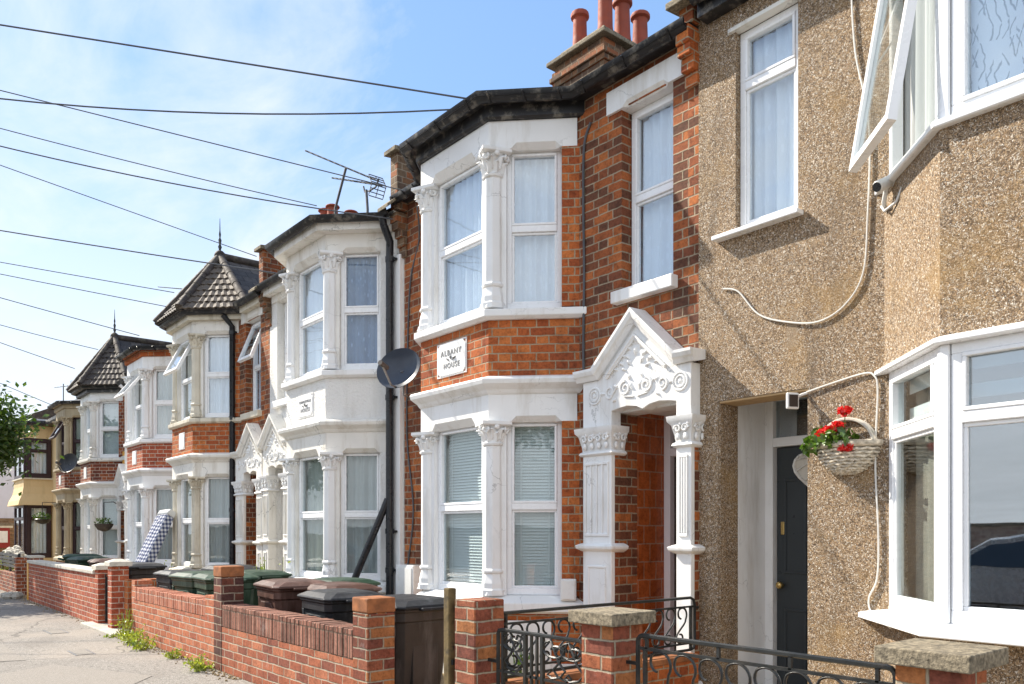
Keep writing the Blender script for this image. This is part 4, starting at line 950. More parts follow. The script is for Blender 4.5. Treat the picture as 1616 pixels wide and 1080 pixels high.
m = MB(); m.ball(FD.p(.13, -.05, .93), .03, .03, .03, 10, 6); m.lathe((FD.p(.13, 0, 0)[0], 5.60 - .02, .93), [(.018, -.01), (.018, .01)], 8); m.build('door_knob', MT['brass'], dr, smooth=True)
m = MB(); m.fbox(FD, .115, .145, -.012, 0, 1.32, 1.42); m.build('lock_plate', MT['brass'], dr, bevel=.004)
m = MB(); m.fbox(FD, .36, .58, -.01, 0, .86, .96); m.build('letter_plate', MT['steel'], dr, bevel=.004)
fullR = [(-3.70, YR), (bayR.wl, YR), (bayR.fl, B), (bayR.fr, B), (bayR.wr, YR), (1.6, YR)]
eaves(R, lambda o: offset_path(fullR, o), 5.16, 'black', .0)
m = MB(); m.add([(-3.78, D - .2, 5.28), (1.6, D - .2, 5.28), (1.6, 9.3, 7.45), (-3.78, 9.3, 7.45), (1.6, 14, 5.28), (-3.78, 14, 5.28)], [(0, 1, 2, 3), (3, 2, 4, 5)])
m.build('roof', MT['slate'], R)
m = MB(); m.prism([(bayR.fl - .1, B - .15), (bayR.fr + .1, B - .15), (bayR.wr + .2, YR), (bayR.wl - .2, YR)], 5.265, 5.32); m.build('bay_roof', MT['lead'], R)

# yellow house at the far end
Y8 = thing('end_house', 'pale yellow house with boxed bay and dark plum window frames at far end', 'house', (-28.5, D, 0))
m = MB(); wall_panel(m, Fr(0, D - .05), -31.5, -26.31, 0, 4.75, [(-30.0, -28.25, .5, 2.2), (-30, -28.25, 2.9, 4.2)], .3); m.box(-31.5, -31.2, D + .26, 12, 0, 4.75); m.build('wall', MT['yellow'], Y8)
i = MB(); i.box(-31.1, -26.5, D + 1.2, D + 1.3, 0, 4.7); i.build('interior', MT['inside'], Y8)
Yb = 4.15
for z0, z1 in ((0, .55), (4.2, 4.6)):
    m = MB(); m.box(-30.0, -28.15, Yb, D - .052, z0, z1); m.build('bay_wall', MT['yellow'], Y8)
m = MB()
m.sweep(lambda o: [(-30.0 - o, D - .052), (-30.0 - o, Yb - o), (-28.15 + o, Yb - o), (-28.15 + o, D - .052)], [(-.1, 2.16), (.16, 2.16), (.13, 2.30), (.04, 2.50), (.0, 2.72), (.0, 2.95), (-.1, 2.95)])
m.build('bay_wall', MT['yellow'], Y8)
m = MB(); m.sweep(lambda o: [(-30.0 - o, D - .052), (-30.0 - o, Yb - o), (-28.15 + o, Yb - o), (-28.15 + o, D - .052)], [(-.1, 2.95), (.05, 2.95), (.05, 2.99), (-.1, 2.99)]); m.build('sill', MT['cream'], Y8)
for z0, z1, tr in ((.55, 2.2, 1.75), (2.99, 4.2, 3.82)):
    window(Y8, Fr(-30.0, Yb), .0, 1.78, .01, z0, z1, tr, 'net', mat='dark_wood', fw=.09, mull=(.9,), seed=9)
    window(Y8, Fr(-28.15, Yb + .001, 0, 1), .075, .74, .01, z0, z1, tr, 'net', mat='dark_wood', fw=.11, seed=10)
m = MB(); m.sweep(lambda o: offset_path([(-31.5, D - .05), (-30.0, D - .05), (-30.0, Yb), (-28.15, Yb), (-28.15, D - .05), (-26.31, D - .05)], o), [(-.02, 4.58), (.22, 4.58), (.24, 4.64), (.24, 4.72), (-.02, 4.80)]); m.build('gutter', MT['black'], Y8)
m = MB(); m.add([(-31.5, D - .2, 4.75), (-26.31, D - .2, 4.75), (-26.31, 9.3, 7.0), (-31.5, 9.3, 7.0), (-26.31, 14, 4.75), (-31.5, 14, 4.75)], [(0, 1, 2, 3), (3, 2, 4, 5), (0, 3, 5)]); m.build('roof', MT['slate'], Y8)

# ------------------------------------------------------------------ things fixed to the houses
def smooth_pts(P, k=6):
    P = [Vector(p) for p in P]; out = []
    for i in range(len(P) - 1):
        a, b, c, d = P[max(0, i - 1)], P[i], P[i + 1], P[min(len(P) - 1, i + 2)]
        for j in range(k):
            t = j / k; out.append(.5 * ((2 * b) + (c - a) * t + (2 * a - 5 * b + 4 * c - d) * t * t + (3 * b - a - 3 * c + d) * t ** 3))
    return out + [P[-1]]
def wall_cable(name, label, pts, r=.007, mat='cable'):
    m = MB(); m.tube(smooth_pts(pts), r, 6); return tag(m.build(name, MT[mat], None, smooth=True, loc=pts[-1]), label, 'cable')
yw = D - .012
wall_cable('wall_cable', 'black cables running down the brick inner corner right of the ALBANY HOUSE bay', [(-4.92, yw, 4.88), (-5.0, yw, 4.70), (-5.01, yw, 4.2), (-5.0, yw, 3.6), (-5.01, yw, 2.9), (-4.99, yw, 2.4), (-5.0, yw, 1.7), (-4.99, yw, .95)], .011)
wall_cable('wall_cable', 'black cable drooping down the narrow brick strip left of the ALBANY HOUSE bay', [(-7.35, yw - .2, 4.86), (-7.62, yw, 4.62), (-7.80, yw, 4.2), (-7.86, yw, 3.4), (-7.87, yw, 2.4), (-7.74, yw, 1.6), (-7.86, yw, .95)], .010)
yc = YR - .012
wall_cable('wall_cable', 'white cable looped across the pebbledash below the upper window', [(-3.55, yc, 3.12), (-3.42, yc, 3.07), (-3.25, yc, 2.87), (-3.02, yc, 2.77), (-2.80, yc, 2.73), (-2.62, yc, 2.80), (-2.50, yc, 2.97), (-2.47, yc, 3.3), (-2.46, yc, 3.9), (-2.55, yc, 4.4), (-2.58, yc, 4.9)], .0062, 'wcable')
wall_cable('wall_cable', 'white cable running from the doorway over the flower basket and down to the bay sill', [(-2.885, yc, 2.275), (-2.7, yc, 2.31), (-2.5, yc, 2.34), (-2.43, yc, 2.32), (-2.405, yc, 2.22), (-2.42, yc, 1.8), (-2.40, yc, 1.3), (-2.41, yc, 1.05), (-2.46, yc, .93), (-2.45, yc, .85), (-2.36, yc - .05, .80), (-2.25, yc - .16, .77)], .0062, 'wcable')
# camera on the bay
t = thing('security_camera', 'white security camera below the open window on pebbledash', 'camera', (-2.30, 4.80, 3.42))
m = MB(); d = Vector((-.25, -.85, -.45)).normalized(); c = Vector((-2.30, 4.80, 3.43)); m.tube([c - d * .075, c - d * .06, c + d * .05, c + d * .055], lambda q: .036 if 0 < q < 1 else .03, 12); m.build('camera_body', MT['plastic_w'], t, smooth=True)
m = MB(); m.tube([c + d * .052, c + d * .062], .028, 12); m.build('lens', MT['blackgloss'], t)
m = MB(); m.tube([c - d * .03 + Vector((0, 0, -.03)), c + Vector((-.02, .05, -.09)), c + Vector((-.05, .13, -.11))], .014, 8); m.tube([c + Vector((.03, .06, 0)), c + Vector((.12, .0, .03)), c + Vector((.15, -.04, -.03)), c + Vector((.08, .0, -.13)), c + Vector((-.02, .06, -.14)), c + Vector((-.06, .10, -.09))], .008, 6); m.build('bracket', MT['plastic_w'], t, smooth=True)
# small sensor lamp and heart in the doorway
t = thing('door_lamp', 'small square lamp with white rim beside the grey front door', 'lamp', (-2.98, 4.86, 2.25))
m = MB(); G = Fr(-2.93, 4.86, .45, .9); m.fbox(G, -.045, .045, .0, .025, 2.16, 2.27); m.build('lamp_head', MT['plastic_w'], t, bevel=.01)
m = MB(); m.fbox(G, -.032, .032, -.004, .0, 2.175, 2.255); m.build('lamp_lens', MT['browndoor'], t)
m = MB(); m.tube([(-2.94, 4.87, 2.23), (-2.91, 4.93, 2.26), (-2.885, 4.97, 2.275)], .010, 6); m.build('arm', MT['plastic_w'], t)
t = thing('wicker_heart', 'pale wicker heart hanging on the dark grey door', 'decoration', (-3.20, 5.54, 1.62))
m = MB(); hp = []
for i in range(28):
    q = 2 * pi * i / 28; hp.append((.0105 * 16 * sin(q) ** 3, .0105 * (13 * cos(q) - 5 * cos(2 * q) - 2 * cos(3 * q) - cos(4 * q))))
hc = Fr(-3.17, 5.545)
m.fpoly(hc, [(x, 1.80 + z) for x, z in hp], 0, .02); m.build('heart', MT['coping'], t, bevel=.006)
m = MB(); m.tube([hc.p(x, -.004, 1.80 + z) for x, z in hp], .012, 6, closed=True)
for i in range(6): m.tube([hc.p(hp[i + 1][0], -.006, 1.80 + hp[i + 1][1]), hc.p(hp[26 - i * 2][0], -.006, 1.80 + hp[26 - i * 2][1])], .005, 5)
m.build('wicker', MT['white_warm'], t, smooth=True)

def leaves(mb, c, R_, n, size, rnd, squash=1., up=.3, sphere=True):
    for _ in range(n):
        while True:
            q = Vector((rnd.uniform(-1, 1), rnd.uniform(-1, 1), rnd.uniform(-1, 1)))
            if q.length < 1: break
        p = Vector(c) + Vector((q.x * R_, q.y * R_, q.z * R_ * squash))
        leaf(mb, p, size * rnd.uniform(.6, 1.3), rnd, up)
def leaf(mb, p, s, rnd, up=.3):
    n = Vector((rnd.gauss(0, 1), rnd.gauss(0, 1), rnd.gauss(0, 1) + up)).normalized()
    t = n.orthogonal().normalized(); t = Matrix.Rotation(rnd.uniform(0, 6.28), 3, n) @ t; b = n.cross(t)
    P = [p - t * s * .5, p - t * s * .1 + b * s * .30 + n * s * .06, p + t * s * .5, p - t * s * .1 - b * s * .30 + n * s * .06]
    mb.add(P, [(0, 1, 2), (0, 2, 3)])
def plant(name, label, loc, h, r, mat, n=160, size=.05, stems=7, cat='plant', seed=0, group=None):
    rnd = random.Random(seed); t = thing(name, label, cat, loc, group); st = MB(); lv = MB()
    for k in range(stems):
        a = rnd.uniform(0, 6.28); l = rnd.uniform(.55, 1.) * h; rr = r * rnd.uniform(.2, 1)
        base = Vector(loc) + Vector((rnd.uniform(-.3, .3) * r, rnd.uniform(-.3, .3) * r, -.01)); tip = base + Vector((cos(a) * rr, sin(a) * rr, l))
        pts = [base.lerp(tip, i / 5) + Vector((cos(a), sin(a), 0)) * (.15 * rr * sin(pi * i / 5)) for i in range(6)]
        st.tube(pts, .005, 4)
        for i in range(max(3, n // stems)):
            q = rnd.uniform(.12, 1.); j = min(4, int(q * 5)); p = pts[j].lerp(pts[j + 1], q * 5 - j)
            leaf(lv, p + Vector((rnd.gauss(0, size * .7), rnd.gauss(0, size * .7), rnd.gauss(0, size * .4))), size * rnd.uniform(.5, 1.2) * (1.15 - .6 * q), rnd, .5)
    st.build('stem', MT['leaf_y' if mat == 'leaf_y' else 'leaf'], t, uv=False); lv.build('foliage', MT[mat], t, uv=False)
    return t
# hanging wall basket
def basket(label, cx, yb, z, r, flowers, seed=3):
    t = thing('wall_basket', label, 'flower basket', (cx, yb, z)); rnd = random.Random(seed)
    m = MB(); rows = []
    for j in range(9):
        ph = (pi / 2) * j / 8; row = []
        for i in range(25):
            th = pi + pi * i / 24; w = 1 + .018 * (1 if (i // 2 + j) % 2 else -1)
            row.append((cx + r * cos(ph) * w * cos(th), yb + .62 * r * cos(ph) * w * sin(th), z - .88 * r * sin(ph)))
        rows.append(row)
    m.loft(rows, closed=False, caps=False)
    for j in range(1, 11):
        ph = (pi / 2) * j / 11.5
        for s_ in range(3):
            m.tube([(cx + (r * cos(ph) + .008) * cos(pi + pi * (s_ * 8 + i) / 24), yb + .62 * (r * cos(ph) + .008) * sin(pi + pi * (s_ * 8 + i) / 24), z - .88 * r * sin(ph) + .005 * sin(i * 1.9 + j * 2.2)) for i in range(9)], .012, 5, r2=.010)
    b = m.build('basket', MT['wicker'], t, smooth=True)
    m = MB(); m.tube([(cx + (r + .012) * cos(pi + pi * i / 24), yb + .64 * r * sin(pi + pi * i / 24), z + .012) for i in range(25)], .022, 8); m.build('rim', MT['oldwood'] if flowers is None else MT['wicker'], t, smooth=True)
    m = MB()
    for dy in (-.02, .02): m.tube([(cx + r * .96 * cos(pi * i / 20), yb - .03 + dy, z + .9 * r * sin(pi * i / 20)) for i in range(21)], .011, 6)
    m.build('hoop', MT['coping'], t, smooth=True)
    lv = MB(); leaves(lv, (cx - .03, yb - .10, z + .05), r * .72, 130, .055, rnd, .45); leaves(lv, (cx - r * 1.05, yb - .10, z + .02), .065, 30, .075, rnd, .9); leaves(lv, (cx - r * .8, yb - .1, z + .08), .07, 26, .06, rnd)
    lv.build('foliage', MT['leaf'], t, uv=False)
    if flowers:
        for (dx, dz) in flowers:
            f = MB(); leaves(f, (cx + dx, yb - .13, z + dz), .042, 90, .034, rnd, .75, .1); f.build('flower', MT['redpetal'], t, uv=False)
            f = MB(); f.tube([(cx + dx * .6, yb - .1, z), (cx + dx, yb - .13, z + dz)], .004, 4); f.build('stem', MT['leaf'], t, uv=False)
    return t
basket('white wicker half basket of red geraniums on pebbledash beside the bay', -2.60, YR, 1.885, .195, [(-.075, .10), (.00, .125), (.045, .215), (.05, -.015), (-.11, .085)])
# boxes on the walls
t = thing('meter_box', 'white meter box at the foot of the brick strip beside the downpipe', 'meter box', (-7.70, D, .78)); m = MB(); m.box(-7.93, -7.56, D - .13, D - .001, .52, .97); m.build('box_body', MT['plastic_w'], t, bevel=.012)
m = MB(); m.box(-7.90, -7.59, D - .138, D - .131, .55, .94); m.build('box_door', MT['plastic_w'], t, bevel=.003)
G = bayA.FR; t = thing('junction_box', 'small white box on the brick jamb beside the carved porch', 'junction box', G.p(.70, 0, .84)); m = MB(); m.fbox(G, .64, .78, -.07, -.001, .74, .93); m.build('box_body', MT['plastic_w'], t, bevel=.01)
m = MB(); m.fbox(G, .655, .765, -.076, -.071, .755, .915); m.build('box_lid', MT['plastic_w'], t, bevel=.002)
m = MB(); m.fbox(bayA.FR, .15, .56, -.035, -.021, .02, .56); m.build('painted_panel', MT['smooth_white'], A, bevel=.006)
t = thing('alarm_box', 'small amber box on the brick wall below the farther turret', 'alarm box', (-19.9, D, 3.0)); m = MB(); m.fpoly(Fr(-20.0, D - .06), [(0, 2.78), (.3, 2.82), (.3, 3.16), (0, 3.2)], 0, .059); m.build('alarm_cover', MT['yellowbox'], t, bevel=.02)
m = MB(); m.box(-20.03, -19.67, D - .012, D - .002, 2.76, 3.22); m.build('backplate', MT['plastic_w'], t)
# satellite dishes
def dish(label, c, d, r, mount, mat='dish', arm=1.):
    t = thing('satellite_dish', label, 'satellite dish', c, 'satellite dishes on the house fronts'); c = Vector(c); d = Vector(d).normalized()
    u = d.cross(Vector((0, 0, 1))).normalized(); v = u.cross(d)
    def ring(k, off): return [c + u * (r * k * cos(2 * pi * i / 28)) + v * (r * .86 * k * sin(2 * pi * i / 28)) + d * off for i in range(28)]
    m = MB(); m.loft([ring(.02, -.085), ring(.4, -.072), ring(.75, -.04), ring(1., 0), ring(1.012, -.006), ring(.75, -.052), ring(.4, -.084), ring(.02, -.098)], caps=True); m.build('reflector', MT[mat], t, smooth=True, angle=30)
    m = MB(); f = c - v * r * .35 + d * .30 * arm; m.tube([c - v * r * .8 - d * .02, c - v * r * .86 + d * .08, f], .012, 6); m.build('arm', MT['steel'], t, smooth=True)
    m = MB(); m.tube([f + d * .03, f - d * .09], .028, 10); m.ball(f - d * .09, .032, n=10); m.build('receiver', MT['bin_grey'], t, smooth=True)
    m = MB(); b = Vector(mount); m.tube([c - d * .08, c - d * .16 - v * .05, c - d * .18 - v * .22, b + Vector((0, -.08, 0)), b], .018, 8); m.build('bracket', MT['steel'], t, smooth=True)
dish('dark grey satellite dish between the white house and the ALBANY HOUSE bay', (-7.42, 4.56, 3.10), (.42, -.86, .25), .27, (-7.72, D, 2.85))
dish('small dark satellite dish between the buff bay and the farther turret house', (-22.95, 4.35, 3.10), (.5, -.8, .25), .30, (-22.9, D, 2.9), 'bin_black')
# aerials
def aerial(label, base, top, boom0, boom1, els, grid=False, loop=False):
    t = thing('roof_aerial', label, 'aerial', base); m = MB(); b_, t_ = Vector(base), Vector(top); e_ = b_ + (b_ - t_) * max(0., (b_.z - 5.4) / max(.05, t_.z - b_.z)) if t_.z - b_.z > .6 else Vector((b_.x, b_.y, 5.4)); m.tube([e_, base, top], .022, 6); m.build('mast', MT['cable'], t)
    m = MB(); m.tube([boom0, boom1], .014, 6); d = (Vector(boom1) - Vector(boom0)); q = Vector((d.y, -d.x, 0)).normalized()
    for i in range(els):
        p = Vector(boom0) + d * (i + .5) / els; l = .05 + .07 * (i / els); m.tube([p - q * l, p + q * l], .006, 4)
    if loop: c = Vector(boom1); m.tube([c + Vector((-.5, 0, .14)), c + Vector((-.46, 0, .04)), c + Vector((-.3, 0, 0)), c + Vector((-.1, 0, 0)), c + Vector((0, 0, .1))], .014, 6)
    m.build('boom', MT['cable'], t)
    if grid:
        g = MB(); c = Vector(boom1)
        for s_ in (-1, 1):
            for k in range(4): g.tube([c + Vector((-.10 * k / 3, 0, s_ * (.02 + .15 * k / 3))) + q * .13, c + Vector((-.10 * k / 3, 0, s_ * (.02 + .15 * k / 3))) - q * .13], .008, 4)
            for e in (-.13, 0, .13): g.tube([c + q * e, c + q * e + Vector((-.1, 0, s_ * .16))], .007, 4)
        g.build('reflector', MT['cable'], t)
def px(u, v, y):     # a point seen at (u, v) of the survey photograph, at depth y
    a = math.atan2(1052., 1270.); s = (u - 808) / 1270.; dx = -cos(a) + s * sin(a); dy = sin(a) + s * cos(a); t = y / dy
    return (t * dx, y, H + t * (840 - v) / 1270.)
aerial('tall tilted aerial with a long boom above the white house roof', px(529, 330, 6.5), px(546, 265, 6.5), px(482, 238, 6.5), px(592, 284, 6.9), 11)
aerial('lower aerial with a small grid reflector above the white house roof', px(580, 330, 6.5), px(578, 300, 6.5), px(524, 281, 6.6), px(598, 292, 6.6), 10, True, True)
aerial('zigzag aerial left of the nearer turret', px(292, 470, 7.5), px(292, 456, 7.5), px(250, 453, 7.6), px(296, 457, 7.4), 14)
aerial('small cluster of aerials over the buff house', px(100, 640, 7.0), px(100, 606, 7.0), px(86, 612, 7.0), px(118, 608, 7.0), 6, True)
WP1, WP2, WP3 = (-15.0, -4.5, 8.0), (-21.5, -5.2, 8.0), (-21.5, -5.2, 7.5)
WIRES = [
 ('topmost thick wire, ending at the eaves of the ALBANY HOUSE bay', WP1, px(750, 158, 4.30), .0, .014),
 ('nearly level sagging thick wire ending at the ALBANY HOUSE bay', WP1, px(716, 173, 4.28), .70, .013),
 ('wire crossing the level one and ending at the brick parapet by the aerials', WP1, (-7.572, 4.75, 5.094), .01, .010),
 ('thinner of the two wires meeting at the white bay roof', WP1, (-8.405, 4.1, 5.025), .173, .009),
 ('thicker sagging wire ending beside the black downpipe of the white house', WP1, (-7.921, 4.8, 4.904), .439, .012),
 ('wire ending at the parapet between turret and white house', WP1, (-11.862, 4.8, 5.518), .01, .010),
 ('wire passing the tip of the nearer turret roof', WP2, (-11.051, 4.8, 5.058), .092, .015),
 ('upper of two close wires ending at the nearer turret eaves', WP3, (-13.85, 4.2, 5.312), .03, .011),
 ('lower of two close wires ending at the nearer turret eaves', WP3, (-13.955, 4.1, 5.086), .03, .011),
 ('wire ending at the eaves between the two turrets', WP2, (-17.419, 4.6, 5.331), .087, .013),
 ('wire ending at the roof of the farther turret', WP2, (-21.785, 4.8, 5.839), .286, .013),
 ('wire ending at the left eaves of the farther turret', WP2, (-21.875, 4.3, 5.32), .091, .013),
 ('lowest wire, ending at the buff house beside the tree', WP2, (-25.247, 4.6, 4.776), .085, .014),
]

def EXT(p, f): return (p[0] * f, p[1] * f, H + (p[2] - H) * f)
WIRES = [(a, b, EXT(c, 1.02) if c[1] < 4.25 else c, d, e) for a, b, c, d, e in WIRES]
# ------------------------------------------------------------------ front gardens
GY = 2.78
def gwall(label, x0, x1, y, bricks, soldier, h, hs, endL=0., endR=0., hl=0, hr=0, coping=False, th=.205):
    t = thing('garden_wall', label, 'garden wall', ((x0 + x1) / 2, y, 0))
    m = MB(); m.box(x0, x1, y, y + th, -.05, h - hs); m.build('brickwork', MT[bricks], t)
    if soldier:
        m = MB(); n = max(1, int(round((x1 - x0 - endL - endR) / .073))); w = (x1 - x0 - endL - endR) / n; rnd = random.Random(int(-x0 * 10))
        for i in range(n):
            a = x0 + endL + i * w; e = rnd.uniform(-.003, .003); m.box(a + .0035, a + w - .0035, y - .002 + e, y + th + .002, h - hs + .006, h + rnd.uniform(-.004, .004))
        m.build('coping_bricks', MT[soldier], t, bevel=.005, seg=1)
        m = MB(); m.box(x0 + endL, x1 - endR, y + .006, y + th - .006, h - hs, h - .009); m.build('mortar_bed', MT['slab'], t)
    if coping:
        m = MB(); k = 9
        for i in range(k):
            a, b = x0 + (x1 - x0) * i / k, x0 + (x1 - x0) * (i + 1) / k; m.box(a + .003, b - .003, y - .03, y + th + .03, h - hs, h)
        m.build('coping_slab', MT['coping'], t, bevel=.012)
    for (e, hh, a) in ((endL, hl, x0), (endR, hr, x1 - endR)):
        if e:
            m = MB(); m.box(a, a + e, y - .001, y + th + .001, h - hs, hh); m.build('end_pier', MT[bricks], t)
    return t
def pier(label, x0, x1, h, cap=None, mat='pier', y=GY, d=.215, capt=.06, ov=.035, sunk=0.):
    t = thing('gate_pier', label, 'pier', ((x0 + x1) / 2, y + d / 2, 0)); m = MB()
    m.box(x0, x1, y - .004, y + d, -.03, h); m.build('shaft', MT[mat], t, bevel=.006, seg=1)
    if cap == 'brick':
        m = MB(); m.box(x0 - .004, x1 + .004, y - .008, y + d + .004, h + .001, h + .105); m.build('top_brick', MT['terra_brick'], t, bevel=.01)
    elif cap:
        m = MB(); m.box(x0 - ov, x1 + ov, y - ov - .004, y + d + ov, h + .001, h + capt)
        if cap == 'coping': m.prism([(x0 - ov, y - ov), (x1 + ov, y - ov), (x1 + ov, y + d + ov), (x0 - ov, y + d + ov)], h + capt, h + capt + .035, [(x0 + .06, y + .06), (x1 - .06, y + .06), (x1 - .06, y + d - .06), (x0 + .06, y + d - .06)])
        m.build('pier_cap', MT[cap], t, bevel=.005)
    return t
MT['terra_brick'] = paint('orange_brown_brick', (.34, .13, .05), .85, .2, 14., .5, 90., (.13, .06, .035), .6)
gwall('brown red garden wall with upright brick coping in front of the ALBANY HOUSE bins', -7.715, -5.131, GY, 'gw_brown', 'soldier_brown', .645, .215)
pier('square brick pier ending the brown garden wall before the grey brown bin', -5.128, -4.913, .775, 'brick', 'pier')
pier('dark brick pier between the pinkish and the brown garden walls', -7.93, -7.718, .905, 'brick', 'engineering')
gwall('pinkish red garden wall with upright brick coping in front of the white house', -10.87, -7.935, GY, 'gw_red', 'soldier_red', .655, .165, .14, .24, .735, .71)
pier('brick pier with pale weathered cap left of the pinkish wall', -12.06, -11.85, .875, 'coping', 'brick_red')
pier('capped brick pier joined to the long garden wall below the turret', -12.82, -12.61, .80, 'coping', 'brick_red')
gwall('long red garden wall with cream coping slabs below the nearer turret house', -18.3, -12.825, GY, 'brick_red', None, .79, .06, coping=True)
gwall('short return wall of orange brick beside the dark capped pier', -11.78, -11.62, GY + .14, 'brick_rub', None, .70, .001, th=.8)
gwall('low dark brick wall at the far end below a black fence', -26.2, -20.0, GY, 'brick_dark', None, .50, .05, coping=False)
pier('dark brick pier at the end of the low far wall', -20.0, -19.75, .80, None, 'brick_dark')
gwall('low brick wall with slab top below the farther turret', -19.3, -18.7, GY + .12, 'brick_dark', None, .86, .05, coping=True)
t = thing('garden_fence', 'black close slat fence on the low far wall', 'fence', (-23, GY + .08, .5)); m = MB()
for z in (.56, .64, .72, .80): m.box(-26.2, -20.02, GY + .06, GY + .075, z, z + .06)
m.build('slats', MT['black'], t); m = MB()
for i in range(6): m.box(-26.1 + i * 1.2, -26.05 + i * 1.2, GY + .076, GY + .12, .45, .88)
m.build('fence_post', MT['black'], t)
t = thing('gate_post', 'bright yellow gatepost at the end of the long coped wall', 'post', (-18.42, GY + .05, 0)); m = MB(); m.box(-18.50, -18.35, GY + .0, GY + .10, -.02, .74); m.build('post', MT['yellowbox'], t, bevel=.01); m = MB(); m.box(-18.51, -18.34, GY - .01, GY + .11, .741, .77); m.build('post_cap', MT['yellowbox'], t, bevel=.01)
t = thing('metal_gate', 'narrow black sheet gate between two capped piers', 'gate', (-12.33, GY + .1, 0)); m = MB(); m.box(-12.60, -12.07, GY + .10, GY + .125, .06, .70); m.build('gate_sheet', MT['black'], t); m = MB()
for x in (-12.59, -12.10): m.box(x - .012, x + .025, GY + .085, GY + .099, .05, .74)
m.build('gate_frame', MT['iron'], t)
t = thing('door_threshold', 'pale concrete threshold strip under the narrow black gate', 'threshold', (-12.3, GY - .1, 0)); m = MB(); m.box(-13.0, -11.2, GY - .16, GY + .3, -.04, .035); m.build('slab', MT['conc'], t, bevel=.015)
# right-hand piers
pier('old brick pier beside the weathered wooden post', -3.886, -3.686, .945, None, 'pier')
pier('brick pier with concrete cap between the two iron panels', -2.822, -2.613, .898, 'slab', 'pier', capt=.06, ov=.045)
pier('brick pier with concrete cap in front of the white bay sill', -1.290, -1.078, .890, 'slab', 'pier', capt=.06, ov=.05)
t = thing('wooden_post', 'weathered square wooden post with flaking yellow and black paint', 'post', (-3.99, GY + .0, 0)); m = MB(); m.box(-3.985, -3.925, GY - .015, GY + .04, -.02, 1.005); m.build('post', MT['oldwood'], t, bevel=.008)
m = MB(); m.box(-3.924, -3.91, GY - .0, GY + .03, .55, .58); m.build('latch', MT['iron'], t)

# ------------------------------------------------------------------ wrought iron
def bar(mb, p, q, w=.012): mb.tube([p, q], w * .8, 4)
def scroll_S(F, a, z0, z1, w, flip=1, n=0.):
    h = z1 - z0; r = w * .5; p = []
    top = [(a + flip * 0 + x, z) for x, z in spiral(a * 0, 0, .25 * r, r, 0, 1.15, 18)]
    zc1, zc0 = z1 - r, z0 + r
    up = [(a + flip * q * cos(t), zc1 + q * sin(t)) for q, t in ((.28 * r + .72 * r * i / 20, -pi * .2 + (2 * pi * .95) * (1 - i / 20) * -1 + pi * .95) for i in range(21))]
    lo = [(2 * a - x, z0 + z1 - z) for x, z in reversed(up)]
    return [F.p(x, n, z) for x, z in up + lo]
def C_scroll(F, a, zc, r, t0, t1, n=0.): return [F.p(a + r * (1 - .5 * i / 16) * cos(t0 + (t1 - t0) * i / 16), n, zc + r * (1 - .5 * i / 16) * sin(t0 + (t1 - t0) * i / 16)) for i in range(17)]
def hook_scroll(F, a, zt, w, h, n=0.):          # a round crook at the top running down into a long tail
    r = w * .46; pts = []
    for i in range(19):
        t = -.55 * pi + 1.45 * pi * 1.0 * i / 18 * 1.0
        t = pi * 1.35 - (pi * 1.55) * i / 18; q = r * (.55 + .45 * min(1, i / 7)); pts.append((a + q * cos(t), zt - r + q * sin(t)))
    x0, z0 = pts[-1]
    for i in range(1, 9):
        f = i / 8; pts.append((x0 - (w * .95) * f * f * (3 - 2 * f), z0 - (h - 2.4 * r) * f))
    xe, ze = pts[-1]
    for i in range(1, 12):
        t = pi * .05 + i / 11 * pi * 1.5; pts.append((xe + r * .8 - r * .8 * cos(t) * (1 - .4 * i / 11), ze - r * .8 * sin(t) * (1 - .4 * i / 11)))
    return [F.p(x, n, z) for x, z in pts]
F = Fr(0, GY + .10)
t = thing('iron_railing', 'black scrolled iron railing between the two capped piers', 'railing', (-1.95, GY + .1, .3))
xa, xb = -2.545, -1.335
m = MB(); pr = [F.p(xa, 0, .06)] + [F.p(xa + .03 - .03 * cos(q), 0, .825 + .03 * sin(q)) for q in (0, .5, 1.0, pi / 2)] + [F.p(xb - .03 + .03 * sin(q), 0, .825 + .03 * cos(q)) for q in (0, .5, 1., pi / 2)] + [F.p(xb, 0, .06)]
m.tube(pr, .0115, 6); bar(m, F.p(xa + .01, 0, .795), F.p(xb - .01, 0, .795)); bar(m, F.p(xa + .01, 0, .32), F.p(xb - .01, 0, .32))
for x in (-2.49, -2.09, -1.75, -1.40): bar(m, F.p(x, 0, .795), F.p(x, 0, .85))
for x in (-2.50, -1.38): bar(m, F.p(x, 0, .79), F.p(x, 0, .06), .014)
for z in (.72, .42):
    bar(m, F.p(-2.613, 0, z), F.p(xa, 0, z), .014); bar(m, F.p(xb, 0, z), F.p(-1.29, 0, z), .014)
m.build('frame', MT['iron'], t, smooth=True)
nsc = 8; wv = (1.11) / nsc
for i in range(nsc):
    m = MB(); m.tube(hook_scroll(F, -2.49 + wv * (i + .55), .79, wv * 1.0, .47), .0085, 5, r2=.006); m.build('scroll', MT['iron'], t, smooth=True)
gwall('low brick plinth wall under the scrolled front railing', -2.612, -1.292, GY, 'pier', None, .26, .001)
